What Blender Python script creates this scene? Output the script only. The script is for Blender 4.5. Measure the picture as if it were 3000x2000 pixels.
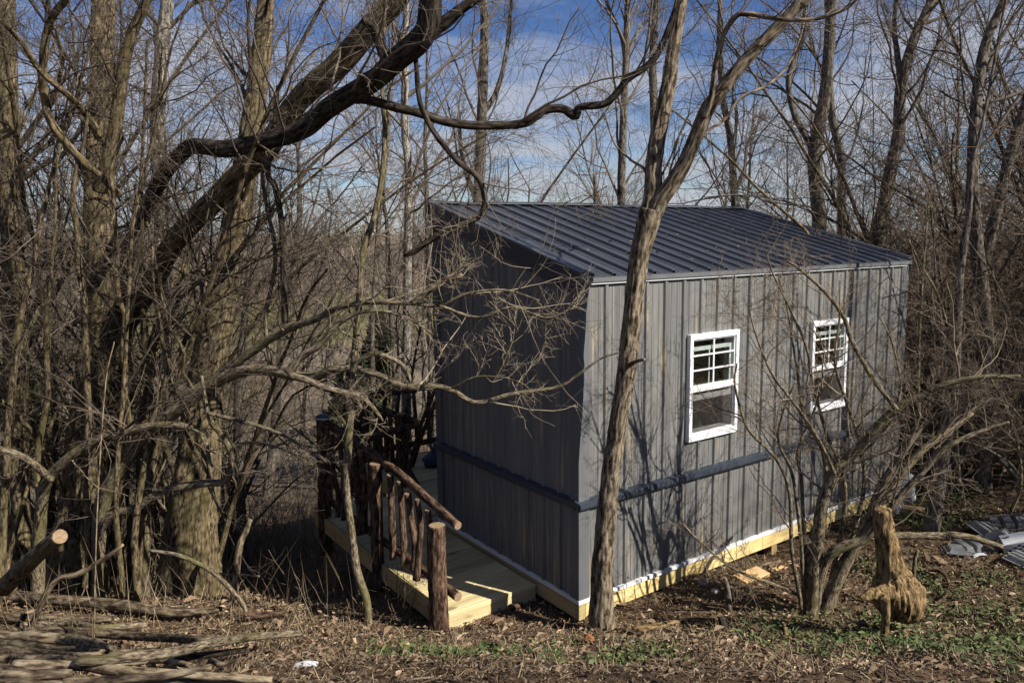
import bpy, bmesh, math, random
import numpy as np
from mathutils import Vector, Matrix

# ------------------------------------------------------------------ camera, sky, sun, exposure
scene = bpy.context.scene
for o in list(bpy.data.objects):
    bpy.data.objects.remove(o)
COL = scene.collection
F_PX, PITCH, ROLL, ZC = 2201.66, 0.1356, -0.0129, 3.1893     # lens solved from the shed's corners (photo 3000 px wide)
cam = bpy.data.cameras.new('camera')
cam.sensor_width = 36.0
cam.lens = F_PX / 3000 * 36
cam.clip_start = 0.05
cam.clip_end = 4000
cam_o = bpy.data.objects.new('camera', cam)
COL.objects.link(cam_o)
cam_o.matrix_world = (Matrix.Translation((0, 0, ZC)) @ Matrix.Rotation(math.pi / 2 - PITCH, 4, 'X')
                      @ Matrix.Rotation(ROLL, 4, 'Z'))
scene.camera = cam_o

SUN_AZ, SUN_EL = math.radians(120), math.radians(37)          # azimuth clockwise from +Y
world = bpy.data.worlds.new('World')
scene.world = world
world.use_nodes = True
wn, wl = world.node_tree.nodes, world.node_tree.links
bg = wn['Background']
sky = wn.new('ShaderNodeTexSky')
sky.sky_type = 'NISHITA'
sky.sun_disc = False
sky.sun_elevation = SUN_EL
sky.sun_rotation = SUN_AZ
sky.altitude = 300
sky.air_density = 0.85
sky.dust_density = 0.0
sky.ozone_density = 1.6
bg.inputs[1].default_value = 0.056
# thin broken clouds, the same all round the sky
geo = wn.new('ShaderNodeTexCoord')
sepd = wn.new('ShaderNodeSeparateXYZ'); wl.new(geo.outputs['Generated'], sepd.inputs[0])
zmax = wn.new('ShaderNodeMath'); zmax.operation = 'ADD'; zmax.inputs[1].default_value = 0.12
wl.new(sepd.outputs[2], zmax.inputs[0])
dx = wn.new('ShaderNodeMath'); dx.operation = 'DIVIDE'; wl.new(sepd.outputs[0], dx.inputs[0]); wl.new(zmax.outputs[0], dx.inputs[1])
dy = wn.new('ShaderNodeMath'); dy.operation = 'DIVIDE'; wl.new(sepd.outputs[1], dy.inputs[0]); wl.new(zmax.outputs[0], dy.inputs[1])
cmb = wn.new('ShaderNodeCombineXYZ'); wl.new(dx.outputs[0], cmb.inputs[0]); wl.new(dy.outputs[0], cmb.inputs[1])
cn = wn.new('ShaderNodeTexNoise'); cn.inputs['Scale'].default_value = 0.9; cn.inputs['Detail'].default_value = 8
cn.inputs['Roughness'].default_value = 0.58; cn.inputs['Distortion'].default_value = 0.3
wl.new(cmb.outputs[0], cn.inputs['Vector'])
low = wn.new('ShaderNodeMapRange'); low.inputs[1].default_value = 0.0; low.inputs[2].default_value = 0.30
low.inputs[3].default_value = 0.15; low.inputs[4].default_value = -0.02; wl.new(sepd.outputs[2], low.inputs[0])
cadd = wn.new('ShaderNodeMath'); cadd.operation = 'ADD'; wl.new(cn.outputs['Fac'], cadd.inputs[0]); wl.new(low.outputs[0], cadd.inputs[1])
cr = wn.new('ShaderNodeValToRGB'); cr.color_ramp.elements[0].position = 0.46; cr.color_ramp.elements[1].position = 0.64
wl.new(cadd.outputs[0], cr.inputs[0])
cmul = wn.new('ShaderNodeMath'); cmul.operation = 'MULTIPLY'; cmul.inputs[1].default_value = 0.85
wl.new(cr.outputs[0], cmul.inputs[0])
cmix = wn.new('ShaderNodeMix'); cmix.data_type = 'RGBA'
hs = wn.new('ShaderNodeHueSaturation'); hs.inputs['Saturation'].default_value = 1.25; hs.inputs['Hue'].default_value = 0.515; wl.new(sky.outputs[0], hs.inputs['Color'])
wl.new(cmul.outputs[0], cmix.inputs['Factor']); wl.new(hs.outputs[0], cmix.inputs['A'])
cmix.inputs['B'].default_value = (5.2, 5.45, 6.1, 1)
wl.new(cmix.outputs['Result'], bg.inputs[0])

sun = bpy.data.lights.new('sun', 'SUN')
sun.energy = 5.0
sun.angle = math.radians(0.53)
sun.color = (1.0, 0.93, 0.82)
sun_o = bpy.data.objects.new('sun', sun)
COL.objects.link(sun_o)
TO_SUN = Vector((math.sin(SUN_AZ) * math.cos(SUN_EL), math.cos(SUN_AZ) * math.cos(SUN_EL), math.sin(SUN_EL)))
sun_o.rotation_euler = TO_SUN.to_track_quat('Z', 'Y').to_euler()
sun_o.location = (8, -4, 12)

scene.view_settings.view_transform = 'Standard'
scene.view_settings.look = 'None'
scene.view_settings.exposure = 0.82
scene.view_settings.gamma = 1.0
scene.view_settings.use_curve_mapping = False
scene.cycles.max_bounces = 4
scene.cycles.transparent_max_bounces = 12

# ------------------------------------------------------------------ photo pixel -> place
CAM = np.array([0, 0, ZC])
def ray(px, py):
    qx, qy = px - 1500, py - 1000
    c_, s_ = math.cos(ROLL), math.sin(ROLL)
    x, y = c_ * qx + s_ * qy, -s_ * qx + c_ * qy
    c, s = math.cos(PITCH), math.sin(PITCH)
    u, w = x / F_PX, -y / F_PX
    return np.array([u, c + w * s, -s + w * c])
def at(px, py, Y):
    r = ray(px, py)
    return CAM + r * (Y / r[1])
def depth(P):
    return P[1] * math.cos(PITCH) - (P[2] - ZC) * math.sin(PITCH)

# shed frame: u along the sunny wall, v away along the shaded wall
TH = 0.61
A0 = np.array([0.5335, 5.9236, 0.0])
UV = np.array([math.cos(TH), math.sin(TH), 0.0])
VV = np.array([-math.sin(TH), math.cos(TH), 0.0])
def loc(u, v, z):
    return A0 + UV * u + VV * v + np.array([0, 0, z])

# ------------------------------------------------------------------ noise
rngG = np.random.default_rng(7)
_PERM = rngG.random((64, 64, 64)).astype(np.float32)
def vnoise(p):
    p = np.asarray(p, dtype=np.float64)
    i = np.floor(p).astype(np.int64)
    f = p - i
    f = f * f * (3 - 2 * f)
    i0 = i & 63
    i1 = (i + 1) & 63
    def g(a, b, c):
        return _PERM[a, b, c]
    x0, y0, z0 = i0[..., 0], i0[..., 1], i0[..., 2]
    x1, y1, z1 = i1[..., 0], i1[..., 1], i1[..., 2]
    fx, fy, fz = f[..., 0], f[..., 1], f[..., 2]
    a = g(x0, y0, z0) * (1 - fx) + g(x1, y0, z0) * fx
    b = g(x0, y1, z0) * (1 - fx) + g(x1, y1, z0) * fx
    c = g(x0, y0, z1) * (1 - fx) + g(x1, y0, z1) * fx
    d = g(x0, y1, z1) * (1 - fx) + g(x1, y1, z1) * fx
    return ((a * (1 - fy) + b * fy) * (1 - fz) + (c * (1 - fy) + d * fy) * fz) * 2 - 1
def fbm(p, n=4):
    p = np.asarray(p, dtype=np.float64)
    t, a = 0, 1.0
    for k in range(n):
        t = t + a * vnoise(p * (2 ** k) + 17.3 * k)
        a *= .5
    return t

# ------------------------------------------------------------------ terrain
def sm(x, a, b):
    t = np.clip((x - a) / (b - a), 0, 1)
    return t * t * (3 - 2 * t)
_KV = np.array([-60, -1.0, 0.7, 1.6, 3.5, 9.0, 22, 45, 80, 150, 210, 300, 450, 700, 1500])
_KZ = np.array([.5, 0.05, -0.03, -0.22, -0.80, -2.1, -4.0, -5.9, -7.4, -8.0, -6.0, -0.5, 5.0, 8.0, 8.0])
def gz(x, y, fine=True):
    x = np.asarray(x, float); y = np.asarray(y, float)
    u = (x - A0[0]) * UV[0] + (y - A0[1]) * UV[1]
    v = (x - A0[0]) * VV[0] + (y - A0[1]) * VV[1]
    vb = np.where(u > 2, v - np.clip(u - 2, 0, 30) * .12, v)
    vb = vb - .75 * np.clip(-u - 1.0, 0, 8) * (1 - sm(v, 8, 22))
    z = np.interp(vb, _KV, _KZ)
    z = z + (0.29 * np.clip(6.0 - y, 0, 2.6) ** 1.3 + .06 * np.clip(3.4 - y, 0, 40)) * (1 - sm(np.abs(x), 30, 60))
    z = z - 0.10 * sm(u, 1.2, 2.6) * (1 - sm(v, .8, 2)) * sm(v, -.9, -.1)
    z = z + 0.04 * np.clip(u - 6, 0, 40) * (1 - sm(v, 4, 14))
    p = np.stack([x * .23, y * .23, np.zeros_like(x)], -1)
    amp = .10 + .9 * sm(v, 25, 120)
    z = z + vnoise(p) * amp * sm(np.hypot(x - 1, y - 6.3), 1.5, 6)
    if fine:
        z = z + 0.035 * fbm(np.stack([x * 1.7, y * 1.7, x * 0 + 3], -1), 3) * (1 - sm(v, 20, 40))
    return z
def on_ground(px, py, lift=0.0):
    r = ray(px, py)
    ts = np.concatenate([np.linspace(2, 16, 700), np.geomspace(16.1, 500, 500)])
    P = CAM + r * ts[:, None]
    d = P[:, 2] - gz(P[:, 0], P[:, 1]) - lift
    k = np.argmax(d < 0) if (d < 0).any() else len(ts) - 1
    return P[k]

# ------------------------------------------------------------------ mesh building
def new_mesh(name, V, faces, mats, smooth=True, tco=None, rnd=None, midx=None):
    """faces: list of int arrays (n, k)"""
    V = np.asarray(V, dtype=np.float32)
    me = bpy.data.meshes.new(name)
    me.vertices.add(len(V)); me.vertices.foreach_set('co', V.ravel())
    faces = [np.asarray(f, dtype=np.int32) for f in faces if len(f)]
    lo = np.concatenate([f.ravel() for f in faces])
    tot = np.concatenate([np.full(len(f), f.shape[1], np.int32) for f in faces])
    st = np.concatenate([[0], np.cumsum(tot)[:-1]]).astype(np.int32)
    me.loops.add(len(lo)); me.loops.foreach_set('vertex_index', lo)
    me.polygons.add(len(tot)); me.polygons.foreach_set('loop_start', st)
    me.polygons.foreach_set('loop_total', tot)
    me.polygons.foreach_set('use_smooth', np.full(len(tot), smooth, bool))
    for m in (mats if isinstance(mats, (list, tuple)) else [mats]):
        me.materials.append(m)
    if midx is not None:
        me.polygons.foreach_set('material_index', np.concatenate([np.asarray(m, np.int32) for m in midx]))
    if tco is not None:
        a = me.attributes.new('tco', 'FLOAT_VECTOR', 'POINT'); a.data.foreach_set('vector', np.asarray(tco, np.float32).ravel())
    if rnd is not None:
        a = me.attributes.new('rnd', 'FLOAT', 'POINT'); a.data.foreach_set('value', np.asarray(rnd, np.float32))
    me.update()
    me.validate()
    return me
def link(name, me, parent=None):
    o = bpy.data.objects.new(name, me)
    COL.objects.link(o)
    if parent is not None:
        o.parent = parent
    return o
def tag(o, label=None, cat=None, group=None, kind=None):
    if label: o['label'] = label
    if cat: o['category'] = cat
    if group: o['group'] = group
    if kind: o['kind'] = kind
    return o
def empty(name, label, cat, P=(0, 0, 0), rz=0.0, group=None):
    o = bpy.data.objects.new(name, None)
    COL.objects.link(o)
    o.location = tuple(P); o.rotation_euler = (0, 0, rz); o.empty_display_size = .1
    return tag(o, label, cat, group)
def copy_tree(o, parent=None):
    c = o.copy(); COL.objects.link(c); c.parent = parent
    for ch in o.children:
        copy_tree(ch, c)
    return c

def frames(P):
    T = np.gradient(P, axis=1)
    T /= np.linalg.norm(T, axis=2, keepdims=True) + 1e-12
    mean = P[:, -1] - P[:, 0]
    mean /= np.linalg.norm(mean, axis=1, keepdims=True) + 1e-12
    ref = np.where(np.abs(mean[:, 2:3]) < .8, np.array([[0, 0, 1.]]), np.array([[0, 1., 0]]))
    X = np.cross(T, ref[:, None, :])
    X /= np.linalg.norm(X, axis=2, keepdims=True) + 1e-9
    Y = np.cross(T, X)
    return T, X, Y
def tubes(P, R, S):
    """many tubes at once: P (N,K,3), R (N,K)"""
    N, K, _ = P.shape
    T, X, Y = frames(P)
    a = np.arange(S) / S * 2 * math.pi
    V = P[:, :, None, :] + R[:, :, None, None] * (np.cos(a)[None, None, :, None] * X[:, :, None, :] + np.sin(a)[None, None, :, None] * Y[:, :, None, :])
    base = (np.arange(N) * K * S)[:, None, None]
    ring = (np.arange(K - 1) * S)[None, :, None]
    s = np.arange(S)[None, None, :]
    s2 = (s + 1) % S
    F = np.stack([base + ring + s, base + ring + s2, base + ring + S + s2, base + ring + S + s], -1).reshape(-1, 4)
    L = np.concatenate([np.zeros((N, 1)), np.cumsum(np.linalg.norm(np.diff(P, axis=1), axis=2), 1)], 1)
    off = np.arange(N)[:, None, None] * .37
    tco = np.stack(np.broadcast_arrays(np.cos(a)[None, None, :] * R[:, :, None] + off, np.sin(a)[None, None, :] * R[:, :, None], L[:, :, None] + off), -1)
    return V.reshape(-1, 3), F, tco.reshape(-1, 3)
def join(parts):
    Vs, Fs, Ts, n = [], [], [], 0
    for V, F, T in parts:
        Vs.append(V); Fs.append(F + n); Ts.append(T); n += len(V)
    return np.concatenate(Vs), np.concatenate(Fs), np.concatenate(Ts)
def resample(P, R, step=None, n=None):
    """Catmull-Rom through the points"""
    P = np.asarray(P, float); R = np.asarray(R, float)
    Q = np.vstack([2 * P[0] - P[1], P, 2 * P[-1] - P[-2]])
    out, rr = [], []
    for i in range(len(P) - 1):
        p0, p1, p2, p3 = Q[i], Q[i + 1], Q[i + 2], Q[i + 3]
        for t in np.linspace(0, 1, 16, endpoint=False):
            out.append(.5 * (2 * p1 + (p2 - p0) * t + (2 * p0 - 5 * p1 + 4 * p2 - p3) * t * t + (-p0 + 3 * p1 - 3 * p2 + p3) * t ** 3))
            rr.append(R[i] * (1 - t) + R[i + 1] * t)
    out.append(P[-1]); rr.append(R[-1])
    out = np.array(out); rr = np.array(rr)
    L = np.concatenate([[0], np.cumsum(np.linalg.norm(np.diff(out, axis=0), axis=1))])
    m = n or max(6, int(L[-1] / step) + 1)
    q = np.linspace(0, L[-1], m)
    return np.stack([np.interp(q, L, out[:, k]) for k in range(3)], 1), np.interp(q, L, rr)
def bark_tube(P, R, S=32, step=.03, amp=.10, lump=.06, freq=1.0, seed=0, cap=True, flare=0.0):
    """one trunk with furrows modelled in; returns V, quads, caps, tco"""
    P, R = resample(P, R, step=step)
    K = len(P)
    if flare:
        d = np.concatenate([[0], np.cumsum(np.linalg.norm(np.diff(P, axis=0), axis=1))])
        fl = flare * np.exp(-d / (R[0] * 2.6))
    else:
        fl = np.zeros(K)
    T, X, Y = frames(P[None])
    X, Y = X[0], Y[0]
    a = np.arange(S) / S * 2 * math.pi
    L = np.concatenate([[0], np.cumsum(np.linalg.norm(np.diff(P, axis=0), axis=1))])
    ca, sa = np.cos(a)[None], np.sin(a)[None]
    Lg = L[:, None] + 0 * ca
    ca, sa = ca + 0 * Lg, sa + 0 * Lg
    rm = max(R.mean(), .02)
    k = 2.6 * freq
    n1 = vnoise(np.stack([ca * k + 5 + seed, sa * k + 9 + 0 * Lg, Lg * 5.0 * freq + seed * 3.1], -1))
    n1b = vnoise(np.stack([ca * k * 2.3 + 15 + seed, sa * k * 2.3 + 0 * Lg, Lg * 11.0 * freq + seed], -1))
    ridge = (1 - np.abs(n1) * 2.2).clip(-1, 1) * .6 + n1b * .45
    n2 = vnoise(np.stack([ca * .8 + seed * 1.7, sa * .8 + 0 * Lg, Lg * 1.3 + seed], -1))
    lob = np.cos(a * 5 + seed)[None] * fl[:, None] * .22
    rad = R[:, None] * (1 + amp * ridge + lump * n2 + fl[:, None] + lob)
    V = P[:, None] + rad[..., None] * (ca[..., None] * X[:, None] + sa[..., None] * Y[:, None])
    ring = (np.arange(K - 1) * S)[:, None]; s = np.arange(S)[None]; s2 = (s + 1) % S
    F = np.stack([ring + s, ring + s2, ring + S + s2, ring + S + s], -1).reshape(-1, 4)
    tco = np.stack(np.broadcast_arrays(ca * R[:, None], sa * R[:, None], Lg + seed * 7.3), -1).reshape(-1, 3)
    caps = np.stack([np.arange(S)[::-1], (K - 1) * S + np.arange(S)]) if cap else np.zeros((0, S), int)
    return V.reshape(-1, 3), F, caps, tco
def bark_obj(name, P, R, mat, parent=None, capmat=None, origin=None, **k):
    V, F, C, T = bark_tube(P, R, **k)
    if origin is not None:
        V = V - np.asarray(origin)
    me = new_mesh(name, V, [F, C], [mat, capmat or mat], tco=T, midx=[np.zeros(len(F)), np.ones(len(C))])
    if len(C):
        fl = np.ones(len(me.polygons), bool); fl[-len(C):] = False
        me.polygons.foreach_set('use_smooth', fl)
    return link(name, me, parent)
def pathpx(pts, Y, w):
    """photo pixels + distance + width in photo pixels -> points and radii"""
    n = len(pts)
    Ys = np.interp(np.arange(n), np.linspace(0, n - 1, len(np.atleast_1d(Y))), np.atleast_1d(Y))
    ws = np.interp(np.arange(n), np.linspace(0, n - 1, len(np.atleast_1d(w))), np.atleast_1d(w))
    P = np.array([at(x, y, d) for (x, y), d in zip(pts, Ys)])
    R = np.array([ww / 2 * depth(p) / F_PX for p, ww in zip(P, ws)])
    return P, R

# vectorised branching
def spawn(rng, P, R, n, t0=.2, t1=1., lr=.5, lsd=.3, ang=.9, asd=.25, K=6, wig=.18, up=.05, rr=.55, rmin=.0018, fall=.5, lmax=9., lmin=.05, flat=0., thick=.0105):
    N, Kp, _ = P.shape
    seg = np.linalg.norm(np.diff(P, axis=1), axis=2).sum(1)
    cnt = rng.poisson(n, N) if np.isscalar(n) else rng.poisson(n)
    idx = np.repeat(np.arange(N), cnt)
    M = len(idx)
    if M == 0:
        return np.zeros((0, K, 3)), np.zeros((0, K))
    t = rng.uniform(t0, t1, M)
    q = np.minimum(t * (Kp - 1), Kp - 1.001)
    i = q.astype(int); f = (q - i)[:, None]
    pos = P[idx, i] * (1 - f) + P[idx, i + 1] * f
    tan = P[idx, i + 1] - P[idx, i]
    tan /= np.linalg.norm(tan, axis=1, keepdims=True) + 1e-9
    r = R[idx, i] * (1 - f[:, 0]) + R[idx, i + 1] * f[:, 0]
    v = rng.normal(size=(M, 3)); v[:, 2] *= (1 - flat)
    v -= tan * (v * tan).sum(1, keepdims=True)
    v /= np.linalg.norm(v, axis=1, keepdims=True) + 1e-9
    a = rng.normal(ang, asd, M)[:, None]
    d = tan * np.cos(a) + v * np.sin(a)
    Ln = np.clip(seg[idx] * lr * np.exp(rng.normal(0, lsd, M)) * (1.15 - fall * t), lmin, lmax)
    out = np.zeros((M, K, 3)); out[:, 0] = pos
    for k in range(1, K):
        d = d + rng.normal(0, wig, (M, 3)) + np.array([0, 0, up])
        d /= np.linalg.norm(d, axis=1, keepdims=True)
        out[:, k] = out[:, k - 1] + d * (Ln / (K - 1))[:, None]
    r0 = np.maximum(np.minimum(r * rr * rng.uniform(.6, 1.15, M), Ln * thick + .0008), rmin)
    Ro = r0[:, None] * (1 - .68 * np.linspace(0, 1, K) ** .8)[None]
    return out, np.maximum(Ro, rmin * .6)
def stems_to_arrays(stems, K):
    Ps, Rs = [], []
    for P, R in stems:
        p, r = resample(P, R, n=K); Ps.append(p); Rs.append(r)
    return np.array(Ps), np.array(Rs)

# ------------------------------------------------------------------ materials
def mat(name):
    m = bpy.data.materials.new(name); m.use_nodes = True
    return m, m.node_tree.nodes, m.node_tree.links, m.node_tree.nodes['Principled BSDF']
def setp(b, **k):
    names = dict(col='Base Color', rough='Roughness', spec='Specular IOR Level', metal='Metallic')
    for a, v in k.items():
        b.inputs[names[a]].default_value = (*v, 1) if a == 'col' else v
def ramp(n, stops):
    r = n.new('ShaderNodeValToRGB')
    while len(r.color_ramp.elements) < len(stops):
        r.color_ramp.elements.new(.5)
    for e, (p, c) in zip(r.color_ramp.elements, stops):
        e.position = p; e.color = (*c, 1)
    return r
def noise(n, l, vec, scale, detail=4, rough=.55, mapping=None):
    t = n.new('ShaderNodeTexNoise'); t.inputs['Scale'].default_value = scale
    t.inputs['Detail'].default_value = detail; t.inputs['Roughness'].default_value = rough
    if vec is not None:
        if mapping:
            mp = n.new('ShaderNodeMapping'); mp.inputs['Scale'].default_value = mapping
            l.new(vec, mp.inputs[0]); vec = mp.outputs[0]
        l.new(vec, t.inputs['Vector'])
    return t
def mixc(n, l, fac, a, b, mode='MIX'):
    m = n.new('ShaderNodeMix'); m.data_type = 'RGBA'; m.blend_type = mode
    for s, v in (('Factor', fac), ('A', a), ('B', b)):
        if isinstance(v, (int, float)): m.inputs[s].default_value = v
        elif isinstance(v, tuple): m.inputs[s].default_value = (*v, 1)
        else: l.new(v, m.inputs[s])
    return m.outputs['Result']
def bump(n, l, b, h, strength, dist):
    bp = n.new('ShaderNodeBump'); bp.inputs['Strength'].default_value = strength; bp.inputs['Distance'].default_value = dist
    l.new(h, bp.inputs['Height']); l.new(bp.outputs[0], b.inputs['Normal'])

def bark_mat(name, dark, mid, light, lichen=(.22, .22, .16), lich=.35, fq=1.0, moss=None):
    m, n, l, b = mat(name)
    at_ = n.new('ShaderNodeAttribute'); at_.attribute_name = 'tco'
    t1 = noise(n, l, at_.outputs['Vector'], 1.0, 6, .62, (44 * fq, 44 * fq, 12 * fq))
    t2 = noise(n, l, at_.outputs['Vector'], 1.0, 4, .6, (16, 16, 4))
    r1 = ramp(n, [(.40, dark), (.5, mid), (.64, light)]); l.new(t1.outputs['Fac'], r1.inputs[0])
    r2 = ramp(n, [(.5 + .12 * (1 - lich), (0, 0, 0)), (.72, (1, 1, 1))]); l.new(t2.outputs['Fac'], r2.inputs[0])
    lm = n.new('ShaderNodeMath'); lm.operation = 'MULTIPLY'; lm.inputs[1].default_value = lich; l.new(r2.outputs[0], lm.inputs[0])
    c = mixc(n, l, lm.outputs[0], r1.outputs[0], lichen)
    if moss:
        t3 = noise(n, l, at_.outputs['Vector'], 1.0, 3, .6, (9, 9, 2.2))
        r3 = ramp(n, [(.48, (0, 0, 0)), (.66, (.7, .7, .7))]); l.new(t3.outputs['Fac'], r3.inputs[0])
        c = mixc(n, l, r3.outputs[0], c, moss)
    l.new(c, b.inputs['Base Color'])
    setp(b, rough=.92, spec=.15)
    bump(n, l, b, t1.outputs['Fac'], .9, .012)
    return m
M = {}
M['bark_front'] = bark_mat('bark_front', (.030, .022, .014), (.135, .105, .072), (.26, .215, .155))
M['bark_big'] = bark_mat('bark_big', (.018, .013, .008), (.105, .079, .046), (.225, .178, .110), moss=(.125, .105, .045))
M['bark_dark'] = bark_mat('bark_dark', (.010, .008, .006), (.035, .027, .021), (.075, .06, .047), lichen=(.16, .165, .13), lich=.3)  # shade on the sweeping upper limb is put into this bark colour
M['bark_pale'] = bark_mat('bark_pale', (.07, .06, .05), (.24, .215, .18), (.42, .39, .34))
M['bark_grey'] = bark_mat('bark_grey', (.03, .026, .021), (.105, .09, .072), (.20, .175, .145))
M['bark_stem'] = bark_mat('bark_stem', (.03, .023, .015), (.135, .106, .072), (.28, .23, .165), fq=1.6, moss=(.11, .105, .038))
M['bark_cedar'] = bark_mat('bark_cedar', (.016, .010, .007), (.070, .042, .028), (.165, .105, .07), lichen=(.25, .19, .13), lich=.3)
M['bark_stump'] = bark_mat('bark_stump', (.035, .022, .010), (.16, .108, .052), (.28, .20, .102), lichen=(.20, .14, .07), lich=.2)
M['log'] = bark_mat('log', (.022, .015, .010), (.095, .070, .046), (.23, .185, .125), fq=.8)
M['log_pale'] = bark_mat('log_pale', (.05, .034, .02), (.19, .145, .09), (.38, .31, .21), fq=.8)

def twig_mat(name, c0, c1, c2):
    m, n, l, b = mat(name)
    at_ = n.new('ShaderNodeAttribute'); at_.attribute_name = 'tco'
    oi = n.new('ShaderNodeObjectInfo')
    t = noise(n, l, at_.outputs['Vector'], 1.0, 2, .5, (1.1, 1.1, 2.3))
    r = ramp(n, [(.3, c0), (.5, c1), (.7, c2)]); l.new(t.outputs['Fac'], r.inputs[0])
    hv = n.new('ShaderNodeHueSaturation'); l.new(r.outputs[0], hv.inputs['Color'])
    mr = n.new('ShaderNodeMapRange'); mr.inputs[3].default_value = .8; mr.inputs[4].default_value = 1.2
    l.new(oi.outputs['Random'], mr.inputs[0]); l.new(mr.outputs[0], hv.inputs['Value'])
    l.new(hv.outputs[0], b.inputs['Base Color'])
    setp(b, rough=.8, spec=.2)
    return m
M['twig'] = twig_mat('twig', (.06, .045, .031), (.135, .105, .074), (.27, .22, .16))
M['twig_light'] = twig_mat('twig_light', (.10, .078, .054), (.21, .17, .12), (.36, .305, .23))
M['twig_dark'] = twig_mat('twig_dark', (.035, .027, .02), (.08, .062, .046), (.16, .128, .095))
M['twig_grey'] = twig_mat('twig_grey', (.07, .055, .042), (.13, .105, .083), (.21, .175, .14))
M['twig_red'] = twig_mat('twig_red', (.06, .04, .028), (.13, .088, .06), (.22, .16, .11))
M['twig_far'] = twig_mat('twig_far', (.125, .102, .085), (.18, .150, .126), (.24, .205, .175))  # paler and greyer: far haze put into the twig colour

def simple(name, col, rough=.6, spec=.4, var=0.0, scale=6, metal=0.0, bmp=0.0):
    m, n, l, b = mat(name)
    tc = n.new('ShaderNodeTexCoord')
    t = noise(n, l, tc.outputs['Object'], scale, 5, .6)
    lo = tuple(max(0, c * (1 - var)) for c in col); hi = tuple(min(1, c * (1 + var)) for c in col)
    r = ramp(n, [(.3, lo), (.7, hi)]); l.new(t.outputs['Fac'], r.inputs[0]); l.new(r.outputs[0], b.inputs['Base Color'])
    setp(b, rough=rough, spec=spec, metal=metal)
    if bmp: bump(n, l, b, t.outputs['Fac'], bmp, .01)
    return m
M['white'] = simple('white_vinyl', (.78, .79, .80), .4, .4, .04)
M['white_trim'] = simple('white_trim', (.66, .68, .69), .45, .4, .08)
M['white_plastic'] = simple('white_plastic', (.62, .64, .66), .4, .4, .10, 4)
M['interior'] = simple('interior', (.05, .042, .034), .9, .1, .2)
def cut_mat():
    m, n, l, b = mat('sawn_end')
    a = n.new('ShaderNodeAttribute'); a.attribute_name = 'tco'
    sp = n.new('ShaderNodeSeparateXYZ'); l.new(a.outputs['Vector'], sp.inputs[0])
    cb = n.new('ShaderNodeCombineXYZ'); l.new(sp.outputs[0], cb.inputs[0]); l.new(sp.outputs[1], cb.inputs[1])
    ln = n.new('ShaderNodeVectorMath'); ln.operation = 'LENGTH'; l.new(cb.outputs[0], ln.inputs[0])
    t = noise(n, l, cb.outputs[0], 40, 4, .6)
    ml = n.new('ShaderNodeMath'); ml.operation = 'MULTIPLY_ADD'; ml.inputs[1].default_value = 900; l.new(ln.outputs['Value'], ml.inputs[0])
    m8 = n.new('ShaderNodeMath'); m8.operation = 'MULTIPLY'; m8.inputs[1].default_value = 9; l.new(t.outputs['Fac'], m8.inputs[0]); l.new(m8.outputs[0], ml.inputs[2])
    sn = n.new('ShaderNodeMath'); sn.operation = 'SINE'; l.new(ml.outputs[0], sn.inputs[0])
    r = ramp(n, [(0, (.23, .155, .092)), (1, (.36, .26, .165))]); 
    mr = n.new('ShaderNodeMapRange'); mr.inputs[1].default_value = -1; l.new(sn.outputs[0], mr.inputs[0]); l.new(mr.outputs[0], r.inputs[0])
    tn = ramp(n, [(.3, (.6, .58, .55)), (.7, (1.1, 1.1, 1.1))]); l.new(t.outputs['Fac'], tn.inputs[0])
    l.new(mixc(n, l, 1.0, r.outputs[0], tn.outputs[0], 'MULTIPLY'), b.inputs['Base Color'])
    setp(b, rough=.85, spec=.15); bump(n, l, b, t.outputs['Fac'], .5, .01)
    return m
M['cut_wood'] = cut_mat()
M['tray'] = simple('tray', (.17, .175, .18), .5, .4, .35, 9)
M['blue_print'] = simple('blue_print', (.02, .025, .10), .5, .3, .1)
M['bag'] = simple('bag', (.055, .07, .12), .5, .4, .35, 20, bmp=.4)
M['rust'] = simple('rust', (.22, .09, .04), .9, .1, .4, 25, bmp=.5)
M['stone'] = simple('stone', (.30, .27, .23), .9, .2, .35, 14, bmp=.5)
M['screen'] = simple('screen', (.035, .030, .027), .8, .1, .2)

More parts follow.
